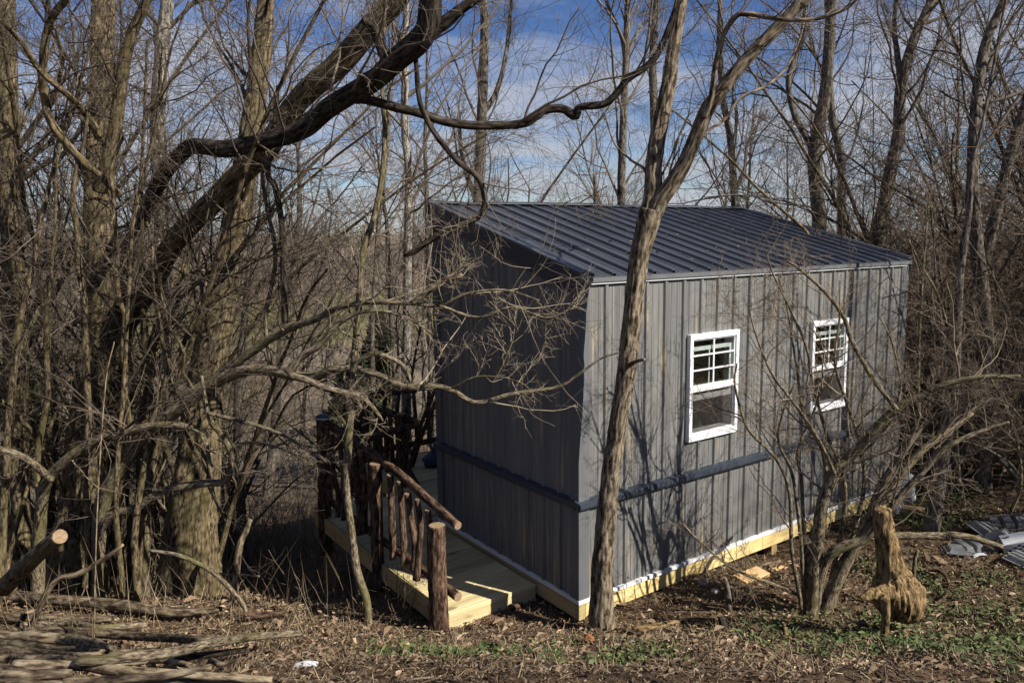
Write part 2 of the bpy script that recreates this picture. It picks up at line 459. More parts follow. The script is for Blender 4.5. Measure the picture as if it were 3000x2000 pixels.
def trim_mat():
    m, n, l, b = mat('charcoal_trim')
    tc = n.new('ShaderNodeTexCoord')
    t = noise(n, l, tc.outputs['Object'], 2.2, 4, .6, (3, 3, 1))
    r = ramp(n, [(.3, (.092, .097, .104)), (.7, (.122, .128, .136))]); l.new(t.outputs['Fac'], r.inputs[0])
    l.new(r.outputs[0], b.inputs['Base Color']); setp(b, rough=.5, spec=.3)
    bump(n, l, b, t.outputs['Fac'], .15, .01)
    return m
M['trim'] = trim_mat()
def trimdark():
    m, n, l, b = mat('dimmed_charcoal_trim')
    setp(b, col=(.028, .036, .052), rough=.38, spec=.5)  # charcoal trim made darker, bluer: dimmer light on steep faces put into colour
    return m
M['trim_dark'] = trimdark()
def roof_mat():
    m, n, l, b = mat('roof_steel')
    tc = n.new('ShaderNodeTexCoord')
    t = noise(n, l, tc.outputs['Object'], 1.0, 5, .6, (16, 1.2, 1.2))
    r = ramp(n, [(.3, (.032, .037, .047)), (.7, (.062, .069, .083))]); l.new(t.outputs['Fac'], r.inputs[0])  # slight blue of the sky sheen put into the base colour
    t2 = noise(n, l, tc.outputs['Object'], 26, 3, .7)
    r2 = ramp(n, [(.62, (0, 0, 0)), (.76, (.55, .55, .55))]); l.new(t2.outputs['Fac'], r2.inputs[0])
    t3 = noise(n, l, tc.outputs['Object'], 1.7, 2, .5)
    r3 = ramp(n, [(.5, (0, 0, 0)), (.7, (.6, .6, .6))]); l.new(t3.outputs['Fac'], r3.inputs[0])
    c = mixc(n, l, mixc(n, l, 1.0, r2.outputs[0], r3.outputs[0], 'MULTIPLY'), r.outputs[0], (.17, .15, .13))
    l.new(c, b.inputs['Base Color'])
    rr = ramp(n, [(.3, (.24, .24, .24)), (.7, (.40, .40, .40))]); l.new(t.outputs['Fac'], rr.inputs[0]); l.new(rr.outputs[0], b.inputs['Roughness'])
    setp(b, spec=.75)
    bump(n, l, b, t3.outputs['Fac'], .12, .02)
    return m
M['roof'] = roof_mat()
def wall_mat():
    """weathered-board print on ribbed steel"""
    m, n, l, b = mat('printed_wall_steel')
    tc = n.new('ShaderNodeTexCoord')
    sep = n.new('ShaderNodeSeparateXYZ'); l.new(tc.outputs['Object'], sep.inputs[0])
    su = n.new('ShaderNodeMath'); su.operation = 'ADD'; l.new(sep.outputs[0], su.inputs[0]); l.new(sep.outputs[1], su.inputs[1])
    sn = n.new('ShaderNodeMath'); sn.operation = 'SNAP'; sn.inputs[1].default_value = .0762; l.new(su.outputs[0], sn.inputs[0])
    wh = n.new('ShaderNodeTexWhiteNoise'); wh.noise_dimensions = '1D'; l.new(sn.outputs[0], wh.inputs['W'])
    g = noise(n, l, tc.outputs['Object'], 1.0, 6, .65, (38, 38, .9))
    g2 = noise(n, l, tc.outputs['Object'], 1.0, 4, .6, (110, 110, 5))
    base = ramp(n, [(.28, (.092, .093, .094)), (.5, (.146, .147, .146)), (.74, (.222, .220, .210))]); l.new(g.outputs['Fac'], base.inputs[0])
    tone = ramp(n, [(0, (.86, .86, .87)), (1, (1.10, 1.09, 1.06))]); l.new(wh.outputs['Value'], tone.inputs[0])
    c = mixc(n, l, 1.0, base.outputs[0], tone.outputs[0], 'MULTIPLY')
    gr = ramp(n, [(.35, (.88, .88, .88)), (.65, (1.08, 1.08, 1.08))]); l.new(g2.outputs['Fac'], gr.inputs[0])
    c = mixc(n, l, .7, c, gr.outputs[0], 'MULTIPLY')
    s = noise(n, l, tc.outputs['Object'], 1.0, 3, .5, (15, 15, 1.15))
    sr = ramp(n, [(.615, (0, 0, 0)), (.72, (.75, .75, .75))]); l.new(s.outputs['Fac'], sr.inputs[0])
    c = mixc(n, l, sr.outputs[0], c, (.40, .315, .165))
    l.new(c, b.inputs['Base Color'])
    setp(b, rough=.5, spec=.4)
    bump(n, l, b, g2.outputs['Fac'], .06, .004)
    return m
M['wall'] = wall_mat()
def lumber(name, c0, c1, c2, axis):
    m, n, l, b = mat(name)
    tc = n.new('ShaderNodeTexCoord'); oi = n.new('ShaderNodeObjectInfo')
    ad = n.new('ShaderNodeVectorMath'); ad.operation = 'MULTIPLY_ADD'
    l.new(oi.outputs['Random'], ad.inputs[0]); ad.inputs[1].default_value = (7, 13, 5); l.new(tc.outputs['Object'], ad.inputs[2])
    sc = [34, 34, 34]; sc[axis] = 1.6
    g = noise(n, l, ad.outputs[0], 1.0, 5, .6, tuple(sc))
    r = ramp(n, [(.28, c0), (.5, c1), (.72, c2)]); l.new(g.outputs['Fac'], r.inputs[0])
    kx = [5, 5, 5]; kx[axis] = 2.2
    kn = noise(n, l, ad.outputs[0], 1.0, 1, .5, tuple(kx))
    kr = ramp(n, [(.665, (0, 0, 0)), (.70, (.8, .8, .8))]); l.new(kn.outputs['Fac'], kr.inputs[0])
    c = mixc(n, l, kr.outputs[0], r.outputs[0], tuple(v * .45 for v in c0))
    hv = n.new('ShaderNodeHueSaturation'); l.new(c, hv.inputs['Color'])
    mr = n.new('ShaderNodeMapRange'); mr.inputs[3].default_value = .72; mr.inputs[4].default_value = 1.15
    l.new(oi.outputs['Random'], mr.inputs[0]); l.new(mr.outputs[0], hv.inputs['Value'])
    l.new(hv.outputs[0], b.inputs['Base Color']); setp(b, rough=.75, spec=.25)
    bump(n, l, b, g.outputs['Fac'], .25, .003)
    return m
M['plank'] = lumber('treated_plank', (.36, .29, .15), (.52, .43, .235), (.62, .53, .32), 0)
M['beam_u'] = lumber('treated_beam', (.42, .31, .12), (.58, .45, .20), (.68, .55, .28), 0)
M['beam_v'] = lumber('treated_beam_side', (.36, .28, .12), (.50, .40, .19), (.60, .50, .26), 1)
M['post_wood'] = lumber('post_wood', (.25, .16, .075), (.38, .26, .13), (.48, .35, .19), 2)
M['offcut'] = lumber('offcut', (.48, .30, .14), (.62, .42, .21), (.72, .52, .29), 0)

def glass_mat():
    m, n, l, b = mat('window_glass')
    out = n['Material Output']
    tr = n.new('ShaderNodeBsdfTransparent'); tr.inputs[0].default_value = (.86, .89, .87, 1)
    gl = n.new('ShaderNodeBsdfGlossy'); gl.inputs['Roughness'].default_value = .015
    lw = n.new('ShaderNodeLayerWeight'); lw.inputs[0].default_value = .5
    pw = n.new('ShaderNodeMath'); pw.operation = 'POWER'; pw.inputs[1].default_value = 4; l.new(lw.outputs['Facing'], pw.inputs[0])
    fr = n.new('ShaderNodeMath'); fr.operation = 'MULTIPLY_ADD'; fr.inputs[1].default_value = .8; fr.inputs[2].default_value = .07; l.new(pw.outputs[0], fr.inputs[0])
    mx = n.new('ShaderNodeMixShader'); l.new(fr.outputs[0], mx.inputs[0]); l.new(tr.outputs[0], mx.inputs[1]); l.new(gl.outputs[0], mx.inputs[2])
    l.new(mx.outputs[0], out.inputs[0])
    return m
M['glass'] = glass_mat()

def ground_mat():
    m, n, l, b = mat('forest_floor')
    g = n.new('ShaderNodeNewGeometry')
    p = g.outputs['Position']
    t1 = noise(n, l, p, 1.3, 6, .65); t2 = noise(n, l, p, 22, 6, .7); t3 = noise(n, l, p, .9, 4, .6)
    soil = ramp(n, [(.3, (.045, .030, .020)), (.5, (.10, .068, .043)), (.7, (.175, .122, .077))]); l.new(t2.outputs['Fac'], soil.inputs[0])
    tone = ramp(n, [(.3, (.75, .75, .75)), (.7, (1.15, 1.12, 1.05))]); l.new(t1.outputs['Fac'], tone.inputs[0])
    near = mixc(n, l, 1.0, soil.outputs[0], tone.outputs[0], 'MULTIPLY')
    gr = ramp(n, [(.30, (.10, .105, .036)), (.55, (.165, .155, .062)), (.75, (.215, .185, .095))]); l.new(t1.outputs['Fac'], gr.inputs[0])
    scrub = ramp(n, [(.3, (.165, .130, .095)), (.7, (.25, .20, .15))]); l.new(t1.outputs['Fac'], scrub.inputs[0])
    ln = n.new('ShaderNodeVectorMath'); ln.operation = 'LENGTH'; l.new(p, ln.inputs[0])
    def band(a, c):
        mr = n.new('ShaderNodeMapRange'); mr.inputs[1].default_value = a; mr.inputs[2].default_value = c; l.new(ln.outputs['Value'], mr.inputs[0]); return mr.outputs[0]
    c = mixc(n, l, band(14, 24), near, scrub.outputs[0])
    c = mixc(n, l, band(70, 82), c, gr.outputs[0])
    c = mixc(n, l, band(150, 165), c, scrub.outputs[0])
    l.new(c, b.inputs['Base Color']); setp(b, rough=.95, spec=.1)
    bump(n, l, b, t2.outputs['Fac'], .8, .03)
    return m
M['ground'] = ground_mat()
def leaf_mat(name, stops, trans=.0):
    m, n, l, b = mat(name)
    a = n.new('ShaderNodeAttribute'); a.attribute_name = 'rnd'
    r = ramp(n, stops); l.new(a.outputs['Fac'], r.inputs[0]); l.new(r.outputs[0], b.inputs['Base Color'])
    setp(b, rough=.7, spec=.25)
    return m
M['leaf'] = leaf_mat('dead_leaf', [(0, (.040, .026, .017)), (.35, (.105, .069, .043)), (.7, (.19, .128, .080)), (.92, (.27, .19, .125)), (1, (.42, .33, .23))])
M['green'] = leaf_mat('green_leaf', [(0, (.034, .050, .014)), (.5, (.062, .084, .026)), (1, (.115, .135, .05))])
M['straw'] = leaf_mat('straw', [(0, (.12, .09, .055)), (.5, (.22, .17, .10)), (1, (.36, .29, .18))])
M['cedar'] = leaf_mat('cedar_green', [(0, (.012, .024, .010)), (.5, (.028, .045, .016)), (1, (.06, .07, .022))])

def screen_mat():
    m, n, l, b = mat('insect_mesh')
    tr = n.new('ShaderNodeBsdfTransparent'); mx = n.new('ShaderNodeMixShader'); mx.inputs[0].default_value = .55
    setp(b, col=(.030, .027, .026), rough=.7, spec=.2)
    l.new(tr.outputs[0], mx.inputs[1]); l.new(b.outputs[0], mx.inputs[2]); l.new(mx.outputs[0], n['Material Output'].inputs[0])
    return m
M['mesh_screen'] = screen_mat()

# ------------------------------------------------------------------ the ground: one sheet out to the far hill
def graded(lo, a, b, hi, step, grow=1.12):
    mid = np.arange(a, b + 1e-6, step)
    L, s, x = [], step, a
    while x > lo:
        s *= grow; x -= s; L.append(x)
    Rr, s, x = [], step, b
    while x < hi:
        s *= grow; x += s; Rr.append(x)
    return np.concatenate([L[::-1], mid, Rr])
gx = graded(-700, -6.5, 7.5, 700, .07)
gy = graded(-60, 2.9, 12.0, 1100, .075)
X, Y = np.meshgrid(gx, gy)
Zg = gz(X, Y)
nx, ny = len(gx), len(gy)
i = (np.arange(ny - 1)[:, None] * nx + np.arange(nx - 1)[None]).ravel()
gnd = link('ground', new_mesh('ground', np.stack([X, Y, Zg], -1).reshape(-1, 3), [np.stack([i, i + 1, i + nx + 1, i + nx], -1)], M['ground']))
tag(gnd, 'brown forest floor falling away to a pale green field and hill', None, None, 'structure')

# ------------------------------------------------------------------ boxes
def box_arrays(c0, c1, bev=0.0):
    (x0, y0, z0), (x1, y1, z1) = c0, c1
    if bev <= 0:
        V = np.array([[x, y, z] for z in (z0, z1) for y in (y0, y1) for x in (x0, x1)], float)
        F = np.array([[0, 2, 3, 1], [4, 5, 7, 6], [0, 1, 5, 4], [2, 6, 7, 3], [0, 4, 6, 2], [1, 3, 7, 5]])
        return V, F
    bm = bmesh.new()
    bmesh.ops.create_cube(bm, size=1)
    for v in bm.verts:
        v.co = Vector(((x0 + x1) / 2 + v.co.x * (x1 - x0), (y0 + y1) / 2 + v.co.y * (y1 - y0), (z0 + z1) / 2 + v.co.z * (z1 - z0)))
    bmesh.ops.bevel(bm, geom=bm.edges[:], offset=bev, segments=1, affect='EDGES')
    me = bpy.data.meshes.new('t'); bm.to_mesh(me); bm.free()
    return me
def box(name, c0, c1, m, parent, bev=0.0):
    r = box_arrays(c0, c1, bev)
    if isinstance(r, tuple):
        me = new_mesh(name, r[0], [r[1]], m, smooth=False)
    else:
        me = r; me.name = name; me.materials.append(m)
    return link(name, me, parent)
def boxes(name, bl, m, parent):
    Vs, Fs, n = [], [], 0
    for c0, c1 in bl:
        V, F = box_arrays(c0, c1); Vs.append(V); Fs.append(F + n); n += 8
    return link(name, new_mesh(name, np.concatenate(Vs), [np.concatenate(Fs)], m, smooth=False), parent)

# ------------------------------------------------------------------ the shed
SHED_L, SHED_W = 4.95, 2.31
ZT = 0.17                       # foot of the wall steel
EAVE, BACK = 2.885, 3.53        # underside of the roof at the low and the high wall
def roof_z(v):
    return EAVE + (BACK - EAVE) * np.asarray(v) / SHED_W
shed = empty('shed', 'dark grey steel shed with a single-slope ribbed roof and two white windows', 'shed', A0, TH)
RIB = 0.2286
def profile(s0, s1, first, rib_h=.018, minor=.0035, extra=()):
    s, h = [], []
    k0 = int((s0 - first) / RIB) - 2
    for k in range(k0, k0 + int((s1 - s0) / RIB) + 5):
        c = first + k * RIB
        s += [c - .026, c - .014, c + .014, c + .026]; h += [0, rib_h, rib_h, 0]
        for m_ in (.0762, .1524):
            s += [c + m_ - .009, c + m_ - .005, c + m_ + .005, c + m_ + .009]; h += [0, minor, minor, 0]
    s, h = np.array(s), np.array(h)
    q = np.unique(np.concatenate([s[(s > s0) & (s < s1)], [s0, s1], [e for e in extra if s0 < e < s1]]))
    return q, np.interp(q, s, h)
def wall_sheet(name, s0, s1, z0, z1f, place, first, holes=(), off=0.0, parent=shed):
    """one ribbed sheet; place(s, h, z) -> point; z1f(s) top"""
    ex = [e for hh in holes for e in hh[:2]]
    q, h = profile(s0, s1, first, extra=ex)
    V, F = [], []
    for a, b, ha, hb in zip(q[:-1], q[1:], h[:-1], h[1:]):
        mid = (a + b) / 2
        cuts = [(z0, None)]
        iv = [[z0, None]]
        for (u0, u1, w0, w1) in holes:
            if u0 < mid < u1:
                nv = []
                for lo, hi in iv:
                    top = hi if hi is not None else 99
                    if w0 > lo and w1 < top:
                        nv += [[lo, w0], [w1, hi]]
                    else:
                        nv.append([lo, hi])
                iv = nv
        for lo, hi in iv:
            ta = z1f(a) if hi is None else hi
            tb = z1f(b) if hi is None else hi
            n = len(V)
            V += [place(a, ha + off, lo), place(b, hb + off, lo), place(b, hb + off, tb), place(a, ha + off, ta)]
            F.append([n, n + 1, n + 2, n + 3])
    return link(name, new_mesh(name, np.array(V), [np.array(F)], M['wall'], smooth=False), parent)
front = lambda s, h, z: (s, -h, z)
left = lambda s, h, z: (-h, s, z)
right = lambda s, h, z: (SHED_L + h, s, z)
backp = lambda s, h, z: (s, SHED_W + h, z)
BELT = 1.035
WINS = [(1.255, 1.925, 1.345, 2.323), (3.105, 3.745, 1.338, 2.305)]
holes = [(a + .035, b - .035, c + .035, d - .035) for a, b, c, d in WINS]
def split(s0, s1, n0):
    e = [s0] + [x for x in np.arange(n0, s1, .914) if s0 + .05 < x < s1 - .05] + [s1]
    return list(zip(e[:-1], e[1:]))
for k, (a, b) in enumerate(split(0.0, SHED_L, .283 + .1)):
    wall_sheet('lower_wall_sheet', a, b, ZT + .02, lambda s: BELT, front, .283, off=.0015 * (k % 2))
    wall_sheet('upper_wall_sheet', a, b, BELT, lambda s: EAVE, front, .283, holes, off=.0015 * (k % 2))
for k, (a, b) in enumerate(split(0.0, SHED_W, .36)):
    wall_sheet('lower_wall_sheet', a, b, ZT + .02, lambda s: BELT, left, .25, off=.0015 * (k % 2))
    wall_sheet('upper_wall_sheet', a, b, BELT, lambda s: float(roof_z(s)), left, .25, off=.0015 * (k % 2))
    wall_sheet('end_wall_sheet', a, b, ZT + .02, lambda s: float(roof_z(s)), right, .25, off=.0015 * (k % 2))
for k, (a, b) in enumerate(split(0.0, SHED_L, .38)):
    wall_sheet('back_wall_sheet', a, b, ZT + .02, lambda s: BACK, backp, .283, off=.0015 * (k % 2))
# inside
box('floor', (.03, .03, .10), (SHED_L - .03, SHED_W - .03, .19), M['interior'], shed)
boxes('inner_lining', [((.04, SHED_W - .06, .19), (SHED_L - .04, SHED_W - .03, BACK - .1)), ((.03, .03, .19), (.05, SHED_W - .06, 2.8)),
                       ((SHED_L - .05, .03, .19), (SHED_L - .03, SHED_W - .06, 2.8))], M['interior'], shed)
# roof sheets
def roof_sheet(s0, s1, off):
    q, h = profile(s0, s1, .10, rib_h=.026, minor=.005)
    n = len(q)
    vs = [-.05, .35, .75, 1.15, 1.55, 1.95, SHED_W + .05]
    nr = len(vs)
    rows = []
    for v in vs:
        wv = .0035 * vnoise(np.stack([q * 1.9, np.full(n, v * 1.7), np.full(n, 2.2)], 1)) + .003 * vnoise(np.stack([q * 5, np.full(n, v * 3), np.full(n, 7.2)], 1))
        rows.append(np.stack([q, np.full(n, v), roof_z(v) + .014 + h + off + wv], 1))
    low = [np.stack([q, np.full(n, v), roof_z(v) + .006 + h + off + 0 * q], 1) for v in (vs[0], vs[-1])]
    V = np.concatenate(rows + low)
    F = []
    for r in range(nr - 1):
        for k in range(n - 1):
            F.append([r * n + k, r * n + k + 1, (r + 1) * n + k + 1, (r + 1) * n + k])
    for k in range(n - 1):
        F.append([nr * n + k, nr * n + k + 1, k + 1, k])
        F.append([nr * n + k + 1, nr * n + k, (nr + 1) * n + k, (nr + 1) * n + k + 1])
    return link('roof_sheet', new_mesh('roof_sheet', V, [np.array(F)], M['roof'], smooth=False), shed)
ed = [-.03, .78, 1.70, 2.61, 3.53, 4.44, SHED_L + .03]
for k in range(6):
    roof_sheet(ed[k], ed[k + 1], .0015 * (k % 2))
def prism(name, pts, m, parent, F=None):
    """8 corner points: bottom ring then top ring"""
    F = F or [[3, 2, 1, 0], [4, 5, 6, 7], [0, 1, 5, 4], [1, 2, 6, 5], [2, 3, 7, 6], [3, 0, 4, 7]]
    return link(name, new_mesh(name, np.array(pts, float), [np.array(F)], m, smooth=False), parent)
# rake boards on the two ends (a band that follows the slope), eave strip, high edge trim
for x0, x1 in ((-.034, -.022), (SHED_L + .022, SHED_L + .034)):
    prism('rake_trim', [(x0, -.045, EAVE - .150), (x1, -.045, EAVE - .150), (x1, SHED_W + .045, BACK - .135), (x0, SHED_W + .045, BACK - .135),
                        (x0, -.045, EAVE + .014), (x1, -.045, EAVE + .014), (x1, SHED_W + .045, BACK + .030), (x0, SHED_W + .045, BACK + .030)], M['trim_dark'], shed)
for x0, x1 in ((-.036, .035), (SHED_L - .035, SHED_L + .036)):
    prism('rake_cap', [(x0, -.052, EAVE + .016), (x1, -.052, EAVE + .016), (x1, SHED_W + .052, BACK + .034), (x0, SHED_W + .052, BACK + .034),
                       (x0, -.052, EAVE + .040), (x1, -.052, EAVE + .040), (x1, SHED_W + .052, BACK + .058), (x0, SHED_W + .052, BACK + .058)], M['roof'], shed)
box('eave_trim', (-.036, -.048, EAVE - .045), (SHED_L + .036, -.030, EAVE - .004), M['trim'], shed)
box('eave_flashing', (.10, -.034, EAVE - .062), (SHED_L - .04, -.022, EAVE - .047), M['white_trim'], shed)
# the high edge: a buckled strip of flashing
rq = np.linspace(-.05, SHED_L + .05, 60)
rw = .010 * vnoise(np.stack([rq * 2.3, rq * 0, rq * 0], 1))
Vr = np.concatenate([np.stack([rq, rq * 0 + SHED_W - .03, BACK + .034 + rw * .6], 1), np.stack([rq, rq * 0 + SHED_W + .06, BACK + .062 + rw], 1),
                     np.stack([rq, rq * 0 + SHED_W + .075, BACK - .08 + rw * 0], 1)])
k = np.arange(59)
link('ridge_flashing', new_mesh('ridge_flashing', Vr, [np.concatenate([np.stack([k, k + 1, k + 61, k + 60], 1), np.stack([k + 60, k + 61, k + 121, k + 120], 1)])], M['trim'], smooth=True), shed)
# corner trims
def corner(name, x, y, sx, sy, ztop):
    w, t = .092, .024
    a = [(x - sx * 0, y), ]
    bl = [((min(x + sx * t, x - sx * w), min(y + sy * t, y + sy * (t - .006)), ZT + .012), (max(x + sx * t, x - sx * w), max(y + sy * t, y + sy * (t - .006)), ztop)),
          ((min(x + sx * t, x + sx * (t - .006)), min(y + sy * (t - .007), y - sy * w), ZT + .012), (max(x + sx * t, x + sx * (t - .006)), max(y + sy * (t - .007), y - sy * w), ztop))]
    boxes(name, bl, M['trim'], shed)
corner('corner_trim', 0, 0, -1, -1, EAVE - .05)
corner('corner_trim', SHED_L, 0, 1, -1, EAVE - .05)
corner('corner_trim', 0, SHED_W, -1, 1, BACK - .13)
corner('corner_trim', SHED_L, SHED_W, 1, 1, BACK - .13)
# belt: a thin lipped strip with a sloping face
def belt(p, q, nrm, m):
    p, q, nrm = np.array(p), np.array(q), np.array(nrm)
    up = np.array([0, 0, 1.])
    prof = [(.0, .030), (.050, .010), (.056, -.028), (.050, -.046), (.046, -.046), (.0, -.012)]
    N = len(prof)
    rows = [[e + nrm * a + up * b for a, b in prof] for e in (p, q)]
    V = np.array(rows[0] + rows[1])
    F = [[k, (k + 1) % N, N + (k + 1) % N, N + k] for k in range(N)]
    return link('belt_trim', new_mesh('belt_trim', V, [np.array(F), np.array([list(range(N))[::-1], list(range(N, 2 * N))])], m, smooth=False), shed)
belt((-.055, -.002, BELT), (2.48, -.002, BELT), (0, -1, 0), M['trim_dark'])
belt((2.482, -.002, BELT), (SHED_L + .03, -.002, BELT), (0, -1, 0), M['trim_dark'])
belt((-.002, SHED_W + .04, BELT), (-.002, -.003, BELT), (-1, 0, 0), M['trim_dark'])
# white drip trim
box('base_trim', (-.029, -.0305, ZT), (2.44, -.004, ZT + .034), M['white_trim'], shed)
box('base_trim', (2.443, -.0315, ZT), (SHED_L + .03, -.004, ZT + .034), M['white_trim'], shed)
box('base_trim', (-.0305, -.003, ZT + .001), (-.004, SHED_W + .03, ZT + .033), M['white_trim'], shed)
# treated lumber frame and blocks
box('sill_beam', (.062, -.012, .022), (2.42, .028, .168), M['beam_u'], shed, .003)
box('sill_beam', (2.423, -.012, .021), (SHED_L - .03, .028, .168), M['beam_u'], shed, .003)
box('sill_beam_end', (-.012, -.012, .020), (.060, .028, .168), M['beam_v'], shed, .003)
box('side_beam', (-.012, .03, .020), (.028, SHED_W, .168), M['beam_v'], shed, .003)
box('side_beam', (SHED_L - .028, .03, .020), (SHED_L + .012, SHED_W, .168), M['beam_v'], shed, .003)
box('skid', (.9, .16, -.06), (SHED_L - .1, .30, .02), M['beam_u'], shed, .003)
for x in (2.62, 3.55, 4.55):
    box('pier_post', (x, .02, -.35), (x + .09, .11, .02), M['post_wood'], shed, .003)
    box('pier_post', (x, 1.9, -.9), (x + .09, 1.99, .02), M['post_wood'], shed, .003)
box('pier_post', (.2, 1.9, -.8), (.29, 1.99, .02), M['post_wood'], shed, .003)
# screw heads, one row above the belt and one at the foot, beside each rib
sc = []
for c in np.arange(.283, SHED_L - .05, RIB):
    for z in (BELT + .055, ZT + .075):
        sc.append(((c + .033, -.006, z - .006), (c + .045, .002, z + .006)))
so = boxes('screw_heads', sc, M['trim_dark'], shed); so['kind'] = 'stuff'
# windows
def window(u0, u1, z0, z1, raised):
    y = -.045
    fr = .048
    w = boxes('window', [((u0, y, z0), (u1, .0, z0 + .058)), ((u0, y, z1 - fr), (u1, .0, z1)),
                         ((u0, y + .001, z0 + .058), (u0 + fr * .8, .0, z1 - fr)), ((u1 - fr * .8, y + .001, z0 + .058), (u1, .0, z1 - fr))], M['white'], shed)
    a, b, c, d = u0 + fr * .8, u1 - fr * .8, z0 + .058, z1 - fr
    zm = c + (d - c) * .47
    boxes('jamb', [((a, .001, c), (a + .012, .09, d)), ((b - .012, .001, c), (b, .09, d)), ((a + .012, .001, c), (b - .012, .09, c + .012)), ((a + .012, .001, d - .012), (b - .012, .09, d))], M['white'], w)
    box('meeting_rail', (a, -.034, zm - .02), (b, -.0055, zm + .042), M['white'], w, .003)
    sw = .016
    boxes('upper_sash', [((a, -.030, zm + .042), (a + sw, -.006, d)), ((b - sw, -.030, zm + .042), (b, -.006, d)), ((a + sw, -.030, d - .014), (b - sw, -.006, d))], M['white'], w)
    a2, b2, c2, d2 = a + sw, b - sw, zm + .042, d - .014
    mx = (a2 + b2) / 2
    box('muntin', (mx - .008, -.027, c2), (mx + .008, -.017, d2), M['white'], w)
    zs = [c2 + (d2 - c2) * k / 3 for k in range(4)]
    for kk in (1, 2):
        if raised and kk == 1: z_ = zs[kk]
        else: z_ = zs[kk]
        box('muntin', (a2, -.0265, z_ - .007), (mx - .0085, -.0175, z_ + .007), M['white'], w)
        box('muntin', (mx + .0085, -.0265, z_ - .007), (b2, -.0175, z_ + .007), M['white'], w)
    for col, (p, q) in enumerate(((a2, mx - .008), (mx + .008, b2))):
        for r in range(3):
            lo, hi = zs[r] + .007 * (r > 0), zs[r + 1] - .007 * (r < 2)
            e = (random.random() - .5) * .004
            prism('pane', [(p, -.0235 + e, lo), (q, -.0235, lo), (q, -.0205, lo), (p, -.0205 + e, lo), (p, -.0235 + e, hi), (q, -.0235, hi), (q, -.0205, hi), (p, -.0205 + e, hi)], M['glass'], w)
    # the lower sash, pushed most of the way up behind the upper one
    lz = zm - .105
    lt = d - .075
    boxes('lower_sash', [((a + .013, -.004, lz), (b - .013, .018, lz + .05)), ((a + .013, -.004, lt - .035), (b - .013, .018, lt)),
                         ((a + .013, -.004, lz + .05), (a + .05, .018, lt - .035)), ((b - .05, -.004, lz + .05), (b - .013, .018, lt - .035)),
                         ((mx - .035, .002, lz + .05), (mx - .022, .012, lt - .035))], M['white'], w)
    box('lower_pane', (a + .05, .0055, lz + .05), (b - .05, .0085, lt - .035), M['glass'], w)
    boxes('screen_frame', [((a, -.020, c), (a + .012, -.008, zm - .02)), ((b - .012, -.020, c), (b, -.008, zm - .02)), ((a + .012, -.020, c), (b - .012, -.008, c + .012))], M['white'], w)
    scr = link('insect_screen', new_mesh('insect_screen', [(a + .012, -.0135, c + .012), (b - .012, -.0135, c + .012), (b - .012, -.0135, zm - .02), (a + .012, -.0135, zm - .02)], [np.array([[0, 1, 2, 3]])], M['mesh_screen'], smooth=False), w)
random.seed(3)
for W_ in WINS:
    window(*W_, True)

# ------------------------------------------------------------------ the deck
DZ = 0.13
deck = empty('deck', 'new pale lumber deck wrapping the shaded end of the shed', 'deck', A0, TH)
v = .60
k = 0
rng = np.random.default_rng(5)
while v < 4.86:
    w = .138
    if v + w < SHED_W + .05: spans = [(-.925, -.042)]
    elif v < 3.45: spans = [(-.925, 1.1), (1.104, 3.1)]
    else: spans = [(.20, 1.9), (1.904, 3.1)]
    for a, b in spans:
        box('plank', (a + rng.uniform(-.006, .004), v, DZ - .036), (b, v + w, DZ + rng.uniform(-.0015, .0015)), M['plank'], deck, .004)
    v += w + .0065
    k += 1
box('rim_joist', (-.93, .562, -.025), (-.035, .598, DZ - .037), M['plank'], deck, .003)
box('edge_board', (-.93, .560, DZ - .0365), (-.035, .5985, DZ + .001), M['plank'], deck, .003)
box('rim_joist', (-.965, .562, -.040), (-.932, 3.55, DZ - .003), M['beam_v'], deck, .003)
box('rim_joist', (-.93, 3.46, -.040), (.19, 3.50, DZ - .040), M['plank'], deck, .003)
box('rim_joist', (.16, 3.51, -.040), (.195, 4.86, DZ - .003), M['beam_v'], deck, .003)
for uu in (-.60, -.25):
    box('joist', (uu, .60, -.03), (uu + .038, 3.45, DZ - .040), M['beam_v'], deck)
for (uu, vv) in ((-.92, 1.22), (-.92, 2.45), (-.92, 3.35), (.22, 4.7), (-.1, 2.2)):
    box('support_post', (uu, vv, float(gz(*loc(uu, vv, 0)[:2])) - .15), (uu + .089, vv + .089, DZ - .042), M['post_wood'], deck, .004)

# ------------------------------------------------------------------ log railing
rail = empty('log_railing', 'rustic railing of dark bark-covered logs along the deck edge', 'railing', A0, TH)
rs = [100]
def rlog(name, pts, rad, lump=.10, amp=.10, S=16, step=.035):
    rs[0] += 1
    P = np.array(pts, float)
    if len(P) == 2:
        m_ = (P[0] + P[1]) / 2 + rng.normal(0, .012, 3)
        P = np.array([P[0], m_, P[1]])
    R = np.interp(np.arange(len(P)), np.linspace(0, len(P) - 1, len(np.atleast_1d(rad))), np.atleast_1d(rad))
    return bark_obj(name, P, R, M['bark_cedar'], rail, M['cut_wood'], S=S, step=step, amp=amp, lump=lump, seed=rs[0] * .77)
rlog('post', [(-1.005, .60, -.16), (-1.01, .60, .15), (-1.005, .60, .55), (-1.0, .595, .90)], [.086, .079, .073, .064], S=26, step=.02, amp=.05)
rlog('top_rail', [(-.875, .47, .905), (-.885, 1.0, 1.00), (-.89, 1.5, 1.085), (-.89, 2.1, 1.14), (-.89, 2.7, 1.18), (-.87, 3.25, 1.2)], [.033, .038, .04, .042, .043], S=16)
rlog('bottom_rail', [(-.875, .50, .285), (-.885, 1.2, .31), (-.89, 2.2, .31), (-.89, 3.2, .32)], [.038, .036, .037])
rlog('post', [(-.975, 1.83, -.14), (-.975, 1.83, .4), (-.965, 1.82, 1.11)], [.062, .06, .058], S=20)
